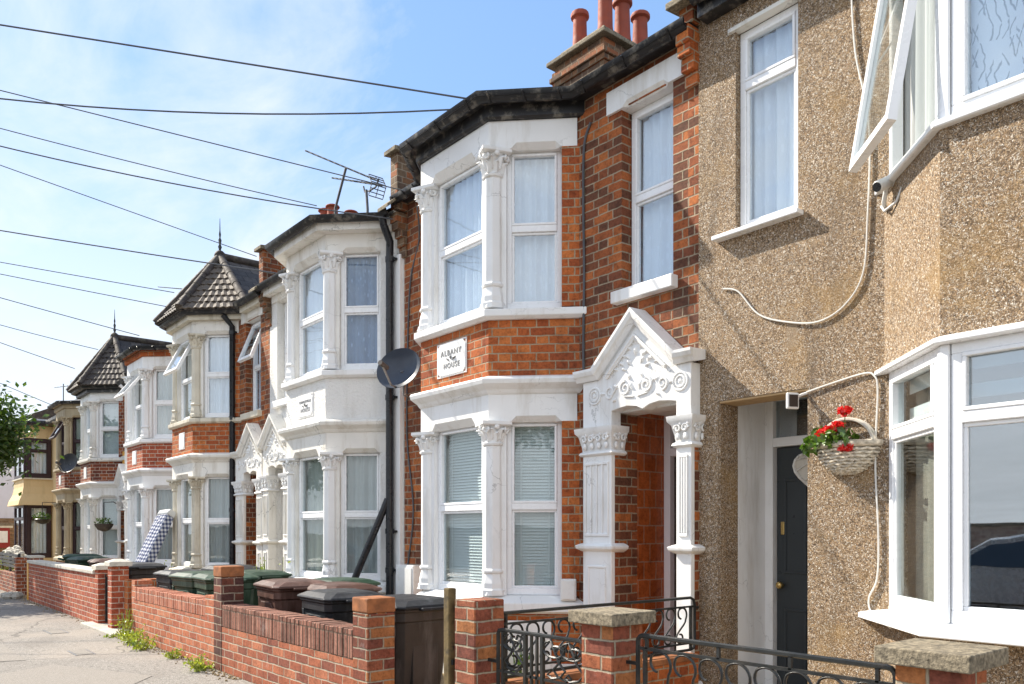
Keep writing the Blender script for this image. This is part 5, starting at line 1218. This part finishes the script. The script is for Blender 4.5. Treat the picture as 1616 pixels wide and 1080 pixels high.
# gate between the old pier and the capped pier
t = thing('iron_gate', 'black wrought iron gate with uprights and scrolls beside the old pier', 'gate', (-3.25, GY + .1, 0)); ga, gb = -3.60, -2.90
m = MB(); m.tube([F.p(ga, 0, .05), F.p(ga, 0, .76), F.p(ga + .01, 0, .78), F.p(ga + .04, 0, .785), F.p(gb - .03, 0, .785), F.p(gb, 0, .77), F.p(gb, 0, .05)], .0115, 6)
bar(m, F.p(ga + .045, 0, .775), F.p(ga + .045, 0, .05), .016); bar(m, F.p(ga, 0, .10), F.p(gb, 0, .10)); bar(m, F.p(ga, 0, .55), F.p(gb, 0, .55)); bar(m, F.p(ga, 0, .46), F.p(gb, 0, .46))
for x in (-3.36, -3.31, -3.265, -3.22): bar(m, F.p(x, 0, .10), F.p(x, 0, .78), .012 if x not in (-3.36, -3.22) else .018)
for z in (.60, .2): bar(m, F.p(-3.686, 0, z), F.p(ga, 0, z), .016)
m.build('frame', MT['iron'], t, smooth=True)
for cx, sg in ((-3.46, 1), (-3.06, 1), (-3.12, -1), (-3.46, -1), (-2.98, -1)):
    for (z0, z1) in ((.56, .775), (.12, .45)):
        m = MB(); m.tube([F.p(cx + sg * x * 1.25, 0, z0 + (z1 - z0) * z) for x, z in [(q[0] * .09, .72 + q[1] * .25) for q in spiral(0, 0, .25, 1., 0, 1.2, 16)] + [(-.02, .45), (-.06, .25), (-.03, .08), (.02, .02), (.05, .10), (.03, .18)]], .0075, 5); m.build('scroll', MT['iron'], t, smooth=True)
# divider between the gardens
t = thing('garden_wall', 'low red brick dividing wall running back to the carved porch', 'garden wall', (-3.73, 3.9, 0)); m = MB(); m.box(-3.79, -3.69, GY + .22, 4.84, -.03, .40); m.build('brickwork', MT['brick_rub'], t); m = MB(); m.box(-3.80, -3.68, GY + .219, 4.845, .401, .445); m.build('coping_slab', MT['terra_brick'], t, bevel=.008)
FDv = Fr(-3.74, GY + .22, 0, 1)
t = thing('iron_railing', 'black scrolled iron railing along the dividing wall to the porch', 'railing', (-3.74, 3.9, .44)); L = 1.86
m = MB(); m.tube([FDv.p(0, 0, .855), FDv.p(L - .05, 0, .855), FDv.p(L - .015, 0, .84), FDv.p(L, 0, .80), FDv.p(L, 0, .51), FDv.p(L - .015, 0, .48), FDv.p(L - .05, 0, .47), FDv.p(0, 0, .47)], .011, 6)
bar(m, FDv.p(0, 0, .79), FDv.p(L, 0, .79)); bar(m, FDv.p(0, 0, .52), FDv.p(L, 0, .52))
bar(m, FDv.p(L - .05, 0, .47), FDv.p(L - .05, 0, .79), .014); bar(m, FDv.p(.05, 0, .44), FDv.p(.05, 0, .86), .014)
for z in (.78, .53): bar(m, FDv.p(L, 0, z), FDv.p(L + .04, 0, z), .016)
m.build('frame', MT['iron'], t, smooth=True)
for i in range(13):
    m = MB(); m.tube(hook_scroll(FDv, .13 + i * .132, .785, .115, .26), .0075, 5); m.build('scroll', MT['iron'], t, smooth=True)

# ------------------------------------------------------------------ wheelie bins (hinge towards -x)
def make_bin(label, mat, lidmat, loc, rz, sc, group):
    t = thing('wheelie_bin', label, 'wheelie bin', (0, 0, 0), group); m = MB(); w, d, h = .27, .31, .93
    def rr(x0, x1, w_, z, c=.05): return [(x0 + c, -w_, z), (x1 - c, -w_, z), (x1, -w_ + c, z), (x1, w_ - c, z), (x1 - c, w_, z), (x0 + c, w_, z), (x0, w_ - c, z), (x0, -w_ + c, z)]
    m.loft([rr(-d + .12, d - .10, w - .06, .02), rr(-d + .10, d - .09, w - .055, .10), rr(-d + .04, d - .02, w - .015, h - .14), rr(-d + .035, d - .02, w - .012, h - .12), rr(-d + .02, d, w + .004, h - .11), rr(-d + .02, d + .004, w + .004, h - .03), rr(-d, d + .02, w + .015, h - .02), rr(-d, d + .02, w + .015, h)])
    m.fpoly(Fr(d - .085, -.12, .0, 1), [(0, .18), (.24, .18), (.24, .62), (.20, .66), (.04, .66), (0, .62)], -.045, .02)
    for s_ in (-1, 1):
        m.fpoly(Fr(-d + .06, s_ * (w - .045), 1, 0), [(-.02, .10), (.10, .10), (.03, .55), (-.05, .80), (-.09, .82), (-.06, .5)], -.012, .012)
        m.fpoly(Fr(0, s_ * (w - .012), 1, 0), [(-.16, .22), (.14, .22), (.19, .72), (.14, .77), (-.16, .77), (-.20, .72)], -.006, .006)
    m.build('body', MT[mat], t, bevel=.012, seg=2)
    m = MB(); m.loft([rr(-d - .02, d + .05, w + .03, h + .003), rr(-d - .025, d + .055, w + .035, h + .02), rr(-d - .02, d + .045, w + .03, h + .035), rr(-d + .04, d - .04, w - .035, h + .075, .07), rr(-d + .08, d - .10, w - .08, h + .085, .07)])
    m.box(d + .03, d + .085, -.12, .12, h - .012, h + .016)
    for i in range(7): m.box(-d - .01, -d + .07, -.17 + i * .05, -.145 + i * .05, h + .036, h + .056)
    m.build('lid', MT[lidmat], t, bevel=.008, seg=2)
    m = MB(); m.tube([(-d - .085, -.20, h - .015), (-d - .085, .20, h - .015)], .017, 8)
    for y in (-.20, -.075, .075, .20): m.tube([(-d + .01, y, h - .05), (-d - .04, y, h - .03), (-d - .085, y, h - .015)], .02, 6)
    m.build('handle', MT[mat], t, bevel=0, smooth=True)
    for s_ in (-1, 1):
        q = MB(); q.tube([(-d + .10, s_ * (w - .02), .10), (-d + .10, s_ * (w + .025), .10)], .10, 16); q.build('wheel', MT['tyre'], t, smooth=True)
    t.location = loc; t.rotation_euler = (0, 0, rz); t.scale = (sc * 1.14, sc * 1.12, sc * .95)
    return t
gA, gW, gT = 'wheelie bins in front of the brick bay', 'wheelie bins in front of the white house', 'wheelie bins behind the long coped wall'
b = make_bin('grey brown wheelie bin beside the brick pier and gateway', 'bin_grey', 'bin_black', (-5.36, 3.36, 0), .05, .87, gA)
make_bin('dark blue black wheelie bin behind the brown garden wall', 'bin_black', 'bin_black', (-6.42, 3.36, 0), -.06, .86, gA)
bb = make_bin('brown wheelie bin half hidden behind the dark bin', 'bin_brown', 'bin_brown', (-7.05, 3.66, 0), .04, .88, gA)
copy_tree(bb, (-7.50, 3.40, 0), -.10, 'brown wheelie bin nearest the dark brick pier', gA, (1.03, 1.0, .86))
bg = make_bin('green lidded wheelie bin standing behind the brown bins', 'bin_green', 'bin_green', (-7.75, 4.05, 0), .1, .88, gA)
copy_tree(bg, (-9.3, 3.75, 0), .1, 'green wheelie bin just behind the dark brick pier', gW, (1.03, 1.0, .92 * .95))
copy_tree(bg, (-9.75, 3.30, 0), .12, 'green wheelie bin behind the pinkish wall, next to a black bin', gW, (1.03, 1.0, .90 * .95))
copy_tree(bg, (-9.12, 3.32, 0), -.08, 'green wheelie bin behind the pinkish wall, close to the dark pier', gW, (1.03, 1.0, .91 * .95))
bk = make_bin('black wheelie bin at the left end of the pinkish wall', 'bin_black', 'bin_black', (-11.0, 3.45, 0), .05, .87, gW)
copy_tree(bk, (-10.75, 4.0, 0), .0, 'black wheelie bin behind the other black one beside the mattress', gW, (1.03, 1.0, .93 * .95))
copy_tree(bk, (-13.2, 3.5, 0), .0, 'black wheelie bin behind the capped piers', gT, (1.03, 1.0, .90 * .95))
copy_tree(bk, (-14.2, 3.5, 0), .1, 'black wheelie bin beyond the capped piers, behind the coping', gT, (1.03, 1.0, .88 * .95))
copy_tree(bg, (-16.6, 3.5, 0), .1, 'green wheelie bin behind the far stretch of coping', gT, (1.03, 1.0, .92 * .95))
copy_tree(bb, (-15.6, 3.6, 0), -.1, 'brown wheelie bin behind the long coped wall', gT, (1.03, 1.0, .90 * .95))
copy_tree(bg, (-18.2, 3.7, 0), 1.4, 'green wheelie bin near the yellow gatepost', gT, (1.03, 1.0, .93 * .95))

# mattress leaning on the bay
t = thing('mattress', 'blue and white check mattress leaning between two bays', 'mattress', (-14.6, 3.9, 0)); m = MB()
q0, q1 = Vector((-14.36, 3.62, .45)), Vector((-14.72, 4.22, 1.60)); wv_ = Vector((.30, .10, .02)); th_ = (q1 - q0).cross(wv_).normalized() * .16
rows = []
for j in range(9):
    c = q0.lerp(q1, j / 8); e = 1 - .04 * (1 if j in (0, 8) else 0)
    rows.append([c + th_ * .5 * e, c + wv_ * .5 + th_ * .56 * e, c + wv_ + th_ * .5 * e, c + wv_ - th_ * .5 * e, c + wv_ * .5 - th_ * .56 * e, c - th_ * .5 * e])
m.loft(rows); m.build('mattress_cover', MT['gingham'], t, bevel=.03, seg=3)
m = MB(); m.loft([[p * 1. for p in [q1 + th_ * .52, q1 + wv_ + th_ * .52, q1 + wv_ - th_ * .52, q1 - th_ * .52]], [p + Vector((.05, .03, .09)) for p in [q1 + th_ * .4, q1 + wv_ + th_ * .4, q1 + wv_ - th_ * .4, q1 - th_ * .4]]]); m.build('torn_wrapping', MT['plastic_w'], t, bevel=.02)
m = MB(); m.hexa([(-14.95, 3.7, -.01), (-14.2, 3.7, -.01), (-14.95, 4.3, -.01), (-14.2, 4.3, -.01), (-14.95, 3.7, .42), (-14.2, 3.7, .42), (-14.95, 4.3, .42), (-14.2, 4.3, .42)]); t2 = thing('garden_box', 'dark wooden garden box under the check mattress', 'box', (-14.6, 4.0, 0)); m.build('box_body', MT['oldwood'], t2, bevel=.01); m = MB(); m.box(-14.97, -14.18, 3.68, 4.32, .421, .44); m.build('box_lid', MT['oldwood'], t2)

# hanging basket on H6, weeds
t = thing('hanging_basket', 'round brown hanging basket of dark plants outside the farther turret house', 'flower basket', (-20.0, 4.55, 1.62)); m = MB()
hx, hy, hz = px(164, 828, 4.55); m.lathe((hx, hy, hz), [(.03, -.16), (.13, -.12), (.19, -.03), (.20, .02), (.17, .0), (.1, -.05)], 14); m.build('bowl', MT['tile'], t, smooth=True)
lv = MB(); leaves(lv, (hx, hy, hz + .06), .20, 120, .07, random.Random(5), .5); lv.build('foliage', MT['leaf_tree'], t, uv=False)
m = MB(); m.tube([(hx, hy, hz + .05), (hx, hy, hz + .5), (hx, hy + .2, hz + .52), (hx, D - .1, hz + .45)], .012, 5); m.build('bracket', MT['iron'], t)
t = thing('hanging_basket', 'small dark hanging basket by the yellow house bay', 'flower basket', (-27.3, 4.5, 1.7)); hx, hy, hz = px(67, 820, 4.45)
m = MB(); m.lathe((hx, hy, hz), [(.03, -.14), (.16, -.10), (.22, .0), (.20, .02), (.1, -.05)], 12); m.build('bowl', MT['iron'], t, smooth=True); lv = MB(); leaves(lv, (hx, hy, hz + .08), .26, 120, .08, random.Random(6), .5); lv.build('foliage', MT['leaf_tree'], t, uv=False)
m = MB(); m.tube([(hx, hy, hz), (hx, hy, hz + .5), (hx, D - .06, hz + .5)], .012, 5); m.build('bracket', MT['iron'], t)
gw = 'weeds along the foot of the garden walls'
for i, (x, y, h, r, n, lb) in enumerate([(-10.83, 2.70, .42, .12, 150, 'tall yellow green weed at the left end of the pinkish wall'), (-10.35, 2.66, .24, .22, 220, 'yellow green weed at the wall foot, next right of the tallest weed'), (-9.75, 2.64, .22, .24, 240, 'broad low weed at the foot of the pinkish wall'),
                                      (-8.85, 2.68, .12, .10, 90, 'tiny weed at the wall foot between two bigger clumps'), (-7.95, 2.66, .16, .20, 220, 'yellow green weed below the dark brick pier'), (-11.15, 2.62, .06, .08, 50, 'flat green weed on the concrete threshold')]):
    plant('weed', lb, (x, y, 0), h, r, 'leaf_y', n, .055, 9, 'weed', 20 + i, gw)
plant('garden_plant', 'leafy yellow green plant growing beside the plinth of the brick bay', (-6.42, 4.20, 0), .42, .15, 'leaf_y', 260, .06, 9, seed=31)
plant('garden_plant', 'low green weed against the plinth behind the iron gate', (-5.35, 4.5, 0), .50, .06, 'leaf', 60, .09, 4, seed=32)
plant('garden_shrub', 'tall pale yellow green shrub behind the bins of the white house', (-9.33, 4.08, 0), 1.15, .34, 'leaf_y', 420, .07, 14, seed=33, cat='shrub')
plant('garden_plant', 'straggly dry plant at the foot of the nearer turret bay', (-13.75, 3.9, 0), .95, .34, 'leaf_y', 200, .06, 10, seed=34)
plant('garden_plant', 'pale flowering plant on the far low wall', (-22.3, 3.0, .3), .65, .55, 'leaf_y', 150, .09, 12, seed=35)
m = MB(); rnd = random.Random(9)
for i in range(34): m.ball((-21.9 + rnd.uniform(-1.1, 1.1), 3.1 + rnd.uniform(-.1, .1), .72 + rnd.uniform(-.05, .22)), rnd.uniform(.06, .12), n=6, m=4)
tag(m.build('shell_heap', MT['coping'], None, loc=(-21.9, 3.1, .6), bevel=.0), 'heap of pale rounded stones on top of the low far wall', 'stones')
t = thing('refuse_heap', 'grey rubble and rag heap at the far end of the coped wall', 'rubble', (-18.9, 2.6, 0)); m = MB()
for i in range(7): m.ball((-18.9 + rnd.uniform(-.5, .3), 2.62 + rnd.uniform(-.12, .12), .05), rnd.uniform(.08, .18), rnd.uniform(.08, .15), rnd.uniform(.04, .08), 6, 4)
m.build('rubble', MT['conc'], t)

# ------------------------------------------------------------------ far end of the street
t = thing('far_building', 'plain pale gabled building closing the street, seen behind the tree', 'building', (-40, 8, 0)); m = MB(); m.box(-46, -38, 4.2, 14, 1.9, 5.3); m.build('wall', MT['lilac'], t)
m = MB(); m.prism([(-46.2, 4.0), (-37.8, 4.0), (-37.8, 14.2), (-46.2, 14.2)], 5.3, 7.6, [(-46.2, 8.9), (-37.8, 8.9), (-37.8, 9.3), (-46.2, 9.3)]); m.build('roof', MT['tile'], t)
m = MB(); m.box(-46.05, -37.95, 4.15, 14.05, 0, 1.9); m.build('brick_base', MT['far_brick'], t)
t = thing('boundary_wall', 'yellow brown brick wall across the far end of the street', 'wall', (-36, 5, 0)); m = MB(); m.box(-36.3, -36, 2.9, 9, 0, 1.6); m.build('brickwork', MT['far_brick'], t); m = MB(); m.box(-36.36, -35.94, 2.85, 9, 1.601, 1.68); m.build('coping_slab', MT['slab'], t)
t = thing('notice_board', 'small red and blue notice board by the far wall', 'sign', (-35.2, 4.2, 0)); m = MB(); m.box(-35.3, -35.25, 3.95, 4.75, .75, 1.5); m.build('board', MT['reddoor'], t); m = MB(); m.box(-35.249, -35.24, 4.35, 4.68, .95, 1.38); m.build('notice', MT['plastic_w'], t); m = MB(); m.box(-35.32, -35.23, 3.85, 4.85, 1.5, 1.58); m.box(-35.3, -35.25, 4.0, 4.06, 0, .75); m.box(-35.3, -35.25, 4.64, 4.7, 0, .75); m.build('post', MT['cream'], t)

# street tree
def tree(label, loc, h, cr, seed, nl=26000, ls=.13, stretch=.8):
    rnd = random.Random(seed); t = thing('street_tree', label, 'tree', loc); b = MB(); L = Vector(loc); fork = L + Vector((0, 0, h * .42))
    b.tube([L + Vector((0, 0, -.05)), L + Vector((.02, .01, h * .2)), fork], lambda q: .14 - .05 * q, 9); lv = MB(); cc = L + Vector((0, 0, h * .70)); tips = []
    for k in range(13):
        a = k * 2.4; e = rnd.uniform(-.35, 1.1); R_ = cr * rnd.uniform(.55, .95)
        tip = cc + Vector((cos(a) * cos(e) * R_, sin(a) * cos(e) * R_, sin(e) * R_ * stretch)); mid = fork.lerp(tip, .5) + Vector((0, 0, .25))
        pts = [fork, fork.lerp(mid, .5) + Vector((0, 0, .06)), mid, tip]; b.tube(pts, lambda q: .06 - .05 * q, 6); tips += [tip, mid.lerp(tip, .55)]
        for s_ in range(3):
            q = tip + Vector((rnd.gauss(0, .4), rnd.gauss(0, .4), rnd.gauss(0, .3))) * cr * .35; b.tube([mid.lerp(tip, .6), q], .012, 4); tips.append(q)
    for _ in range(nl):
        c = rnd.choice(tips); s = cr * rnd.uniform(.07, .18)
        p = c + Vector((rnd.gauss(0, s), rnd.gauss(0, s), rnd.gauss(0, s * .75) - .05)); leaf(lv, p, ls * rnd.uniform(.6, 1.3), rnd, .8)
    b.build('trunk', MT['bark'], t, smooth=True); lv.build('crown', MT['leaf_tree'], t, uv=False)
    return t
tree('leafy green street tree at the left edge of the pavement', (-20.95, 1.0, 0), 5.0, 2.3, 4)
# ------------------------------------------------------------------ poles and overhead wires
def pole(label, x, y, h):
    t = thing('telegraph_pole', label, 'pole', (x, y, -.12)); m = MB(); m.tube([(x, y, -.15), (x, y, h)], lambda q: .14 - .04 * q, 10); m.build('pole', MT['bark'], t, smooth=True)
    m = MB(); m.lathe((x, y, h - .25), [(.18, 0), (.2, .05), (.18, .12)], 12); m.build('wire_ring', MT['iron'], t)
pole('tall wooden pole across the road carrying the nearer fan of wires', -15.0, -4.5, 8.1); pole('tall wooden pole across the road carrying the farther fan of wires', -21.5, -5.2, 8.1)
P1, P2 = (-15.0, -4.5, 8.0), (-21.5, -5.2, 8.0)
def wire(label, a, b, mids, r=.010):
    # quadratic sag chosen so the wire hangs as a shallow catenary
    a, b = Vector(a), Vector(b); m = MB(); pts = []
    for i in range(29):
        q = i / 28; p = a.lerp(b, q); p.z -= 4 * mids * q * (1 - q); pts.append(p)
    m.tube(pts, r * .62, 6); return tag(m.build('overhead_wire', MT['cable'], None, smooth=True, loc=b), label, 'wire', 'overhead wires fanning out to the houses')
for args in WIRES: wire(*args)
# ------------------------------------------------------------------ ground, street
def struct(name, mb, m, **k):
    o = mb.build(name, m, None, **k); o['kind'] = 'structure'; return o
KY = .42
m = MB(); m.add([(-600, -600, -.16), (600, -600, -.16), (600, 600, -.16), (-600, 600, -.16)], [(0, 1, 2, 3)]); struct('ground', m, MT['ground'])
m = MB(); m.add([(-60, -7.2, -.125), (60, -7.2, -.125), (60, KY, -.125), (-60, KY, -.125)], [(0, 1, 2, 3)]); struct('road', m, MT['road'])
m = MB(); m.box(-60, 60, KY + .13, GY + .02, -.14, .0); struct('pavement', m, MT['pave'])
m = MB(); k = 0
for i in range(60): m.box(-40 + i * .92, -40 + i * .92 + .91, KY, KY + .128, -.15, .004)
struct('kerb', m, MT['conc'], bevel=.012)
m = MB(); m.box(-60, 60, GY + .02, 9.0, -.14, -.004); struct('front_garden_ground', m, MT['garden'])
m = MB(); m.box(-60, 60, -9.2, -7.2, -.14, .0); struct('opposite_pavement', m, MT['pave'])
# repair patch across the pavement, covers
m = MB(); m.add([(-9.2, 1.62, .004), (-8.6, .56, .004), (-6.2, .56, .004), (-7.3, 1.75, .004), (-7.9, 2.2, .004)], [(0, 1, 2, 3, 4)]); struct('pavement_patch', m, MT['patch'])
m = MB(); m.add([(-22, .9, .004), (-9.9, .95, .004), (-9.7, 1.45, .004), (-13.2, 1.42, .004), (-14.0, 1.30, .004), (-22, 1.35, .004)], [(0, 1, 2, 3, 4, 5)]); struct('pavement_patch', m, MT['patch'])
for (x, y, a, b, lb) in ((-9.95, 2.02, .42, .16, 'pale rectangular cover set in the pavement, nearer of two'), (-12.25, 2.18, .5, .18, 'pale rectangular cover set in the pavement, farther of two')):
    t = thing('pavement_cover', lb, 'cover', (x, y, 0)); m = MB(); m.box(x - a / 2, x + a / 2, y - b / 2, y + b / 2, -.02, .006); m.build('cover_plate', MT['patch'], t); m = MB()
    m.box(x - a / 2 - .02, x + a / 2 + .02, y - b / 2 - .02, y - b / 2, -.02, .004); m.box(x - a / 2 - .02, x + a / 2 + .02, y + b / 2, y + b / 2 + .02, -.02, .004); m.build('cover_frame', MT['steel'], t)
# grit and loose stones gathered along the wall foot
m = MB(); rnd = random.Random(3)
for i in range(420):
    x = -7.2 - 12 * rnd.random() ** 1.4; y = GY - .01 - abs(rnd.gauss(0, .07)); s = rnd.uniform(.006, .017); m.ball((x, y, s * .4), s, s * rnd.uniform(.6, 1), s * .7, 5, 3)
o = m.build('loose_grit', MT['garden'], None, uv=False); o['kind'] = 'stuff'; o['label'] = 'grit and crumbs gathered along the foot of the garden walls'; o['category'] = 'grit'
MT['opp_brick'] = brick_mat('pale_opposite_brick', [(.46, .34, .27), (.40, .28, .22), (.52, .40, .32)], (.5, .45, .38), hw=0., soot=.2, seed=15.)
# across the road: what the windows mirror
t = thing('boundary_wall', 'long brown brick wall on the far side of the road', 'wall', (0, -9.4, 0)); m = MB(); m.box(-34, 30, -9.45, -9.2, -.05, 1.45); m.build('brickwork', MT['opp_brick'], t); m = MB(); m.box(-34, 30, -9.48, -9.17, 1.451, 1.52); m.build('coping_slab', MT['slab'], t)
def car(label, x, y):
    t = thing('parked_car', label, 'car', (x, y, -.125)); zr = -.125
    prof = [(-2.05, .30), (-2.08, .55), (-2.0, .74), (-1.2, .86), (-.45, 1.32), (.1, 1.40), (.95, 1.38), (1.55, 1.0), (1.98, .93), (2.06, .6), (2.02, .30)]
    def sec(w): return [(x + a, y + w, zr + z) for a, z in prof]
    m = MB(); rows = []
    for w, sc in ((-.82, .0), (-.78, .06), (-.70, .09), (.70, .09), (.78, .06), (.82, .0)):
        rows.append([(x + a, y + (w if z < .9 else w * (1 - .20 * (z - .86) / .54)), zr + z + (sc if z > .5 else 0) * .35) for a, z in prof])
    m.loft(rows); m.build('body', MT['carpaint'], t, smooth=True, angle=35)
    m = MB()
    for s_ in (-1, 1):
        def q(a, z): return (x + a, y + s_ * (.835 * (1 - .20 * (z - .86) / .54)), zr + z)
        v = [q(-.98, .92), (q(-.42, 1.26)), q(.1, 1.34), q(.9, 1.31), q(1.36, 1.0), q(1.3, .92)]
        m.add(v + [(p[0], p[1] - s_ * .03, p[2]) for p in v], [(0, 1, 2, 3, 4, 5), (6, 7, 8, 9, 10, 11)] + [(i, (i + 1) % 6, 6 + (i + 1) % 6, 6 + i) for i in range(6)])
    m.add([(x - 1.13, y - .66, zr + .935), (x - 1.13, y + .66, zr + .935), (x - .50, y + .56, zr + 1.335), (x - .50, y - .56, zr + 1.335)], [(0, 1, 2, 3)])
    m.build('car_windows', MT['carglass'], t)
    for ax in (-1.3, 1.28):
        for s_ in (-1, 1):
            w = MB(); w.tube([(x + ax, y + s_ * .66, zr + .31), (x + ax, y + s_ * .835, zr + .31)], .31, 20); wo = w.build('wheel', MT['tyre'], t, smooth=True)
            r = MB(); r.tube([(x + ax, y + s_ * .83, zr + .31), (x + ax, y + s_ * .845, zr + .31)], .2, 14); r.build('rim', MT['steel'], wo)
car('silver car parked across the road, mirrored in the bay window', -4.6, -5.9)
tree('street tree across the road mirrored in the windows', (2.6, -6.6, 0), 6.0, 2.2, 8, 1500, .22)

# ------------------------------------------------------------------ light, sky, camera
sd = Vector((-.700, -.277, .650)).normalized()          # towards the sun
su = bpy.data.lights.new('sun', 'SUN'); su.energy = 4.4; su.angle = radians(.53); su.color = (1., .92, .79)
so = bpy.data.objects.new('sun', su); COL.objects.link(so); so.rotation_euler = sd.to_track_quat('Z', 'Y').to_euler(); so.location = (-10, -10, 20)
w = bpy.data.worlds.new('World'); S.world = w; w.use_nodes = True; nt = w.node_tree
bg = nt.nodes['Background']
sk = nt.nodes.new('ShaderNodeTexSky'); sk.sky_type = 'NISHITA'; sk.sun_disc = False
sk.sun_elevation = math.asin(sd.z); sk.sun_rotation = math.atan2(sd.x, sd.y); sk.altitude = 30; sk.air_density = 1.0; sk.dust_density = .35; sk.ozone_density = 2.5
gen = N(nt, 'ShaderNodeTexCoord').outputs['Generated']
sz = N(nt, 'ShaderNodeSeparateXYZ', {0: gen}).outputs[2]
# wispy clouds on a plane overhead: direction / height
h = M(nt, 'ADD', M(nt, 'MAXIMUM', sz, 0.), .12)
cp = N(nt, 'ShaderNodeVectorMath', {0: gen, 1: N(nt, 'ShaderNodeCombineXYZ', {0: h, 1: h, 2: h}).outputs[0]}, operation='DIVIDE').outputs[0]
cp = N(nt, 'ShaderNodeVectorMath', {0: cp, 1: (1., 1.7, .0)}, operation='MULTIPLY').outputs[0]
n1 = noise(nt, cp, 1.15, 9., .60, .7).outputs[0]; n2 = noise(nt, cp, 3.2, 7., .62, .4).outputs[0]
cl = maprange(nt, M(nt, 'ADD', M(nt, 'MULTIPLY', n1, .75), M(nt, 'MULTIPLY', n2, .25)), .48, .68, 0., .75)
low = maprange(nt, sz, .07, .47, 1., 0.)
c = mix(nt, .62, sk.outputs[0], (.88, 1.55, 2.75)); c = mix(nt, low, c, (3.35, 3.55, 3.75)); c = mix(nt, cl, c, (3.2, 3.4, 3.65))
bk = N(nt, 'ShaderNodeVectorMath', {0: gen, 1: (.55, -.80, .25)}, operation='DOT_PRODUCT').outputs['Value']  # unseen bright cloud bank added behind the camera to fill the shaded sides
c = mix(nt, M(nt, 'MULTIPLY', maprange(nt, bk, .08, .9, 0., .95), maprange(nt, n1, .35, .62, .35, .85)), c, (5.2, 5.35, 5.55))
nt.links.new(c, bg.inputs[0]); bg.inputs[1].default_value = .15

cam = bpy.data.cameras.new('camera'); co = bpy.data.objects.new('camera', cam); COL.objects.link(co)
f = 1270.; cam.sensor_width = 36.; cam.lens = f / 1616 * 36; cam.shift_y = (840 - 540) / 1616.
cam.clip_start = .05; cam.clip_end = 2000.
co.location = (0, 0, H); ang = math.atan2(1052., 1270.)
fw = Vector((-cos(ang), sin(ang), 0)); co.rotation_euler = fw.to_track_quat('-Z', 'Y').to_euler()
S.camera = co
S.view_settings.view_transform = 'Standard'; S.view_settings.look = 'None'; S.view_settings.exposure = 1.08; S.view_settings.gamma = 1.
S.cycles.max_bounces = 8; S.cycles.transparent_max_bounces = 16; S.cycles.diffuse_bounces = 4; S.cycles.glossy_bounces = 4; S.cycles.transmission_bounces = 6
S.cycles.use_denoising = True
S.render.resolution_x = 1024; S.render.resolution_y = 684
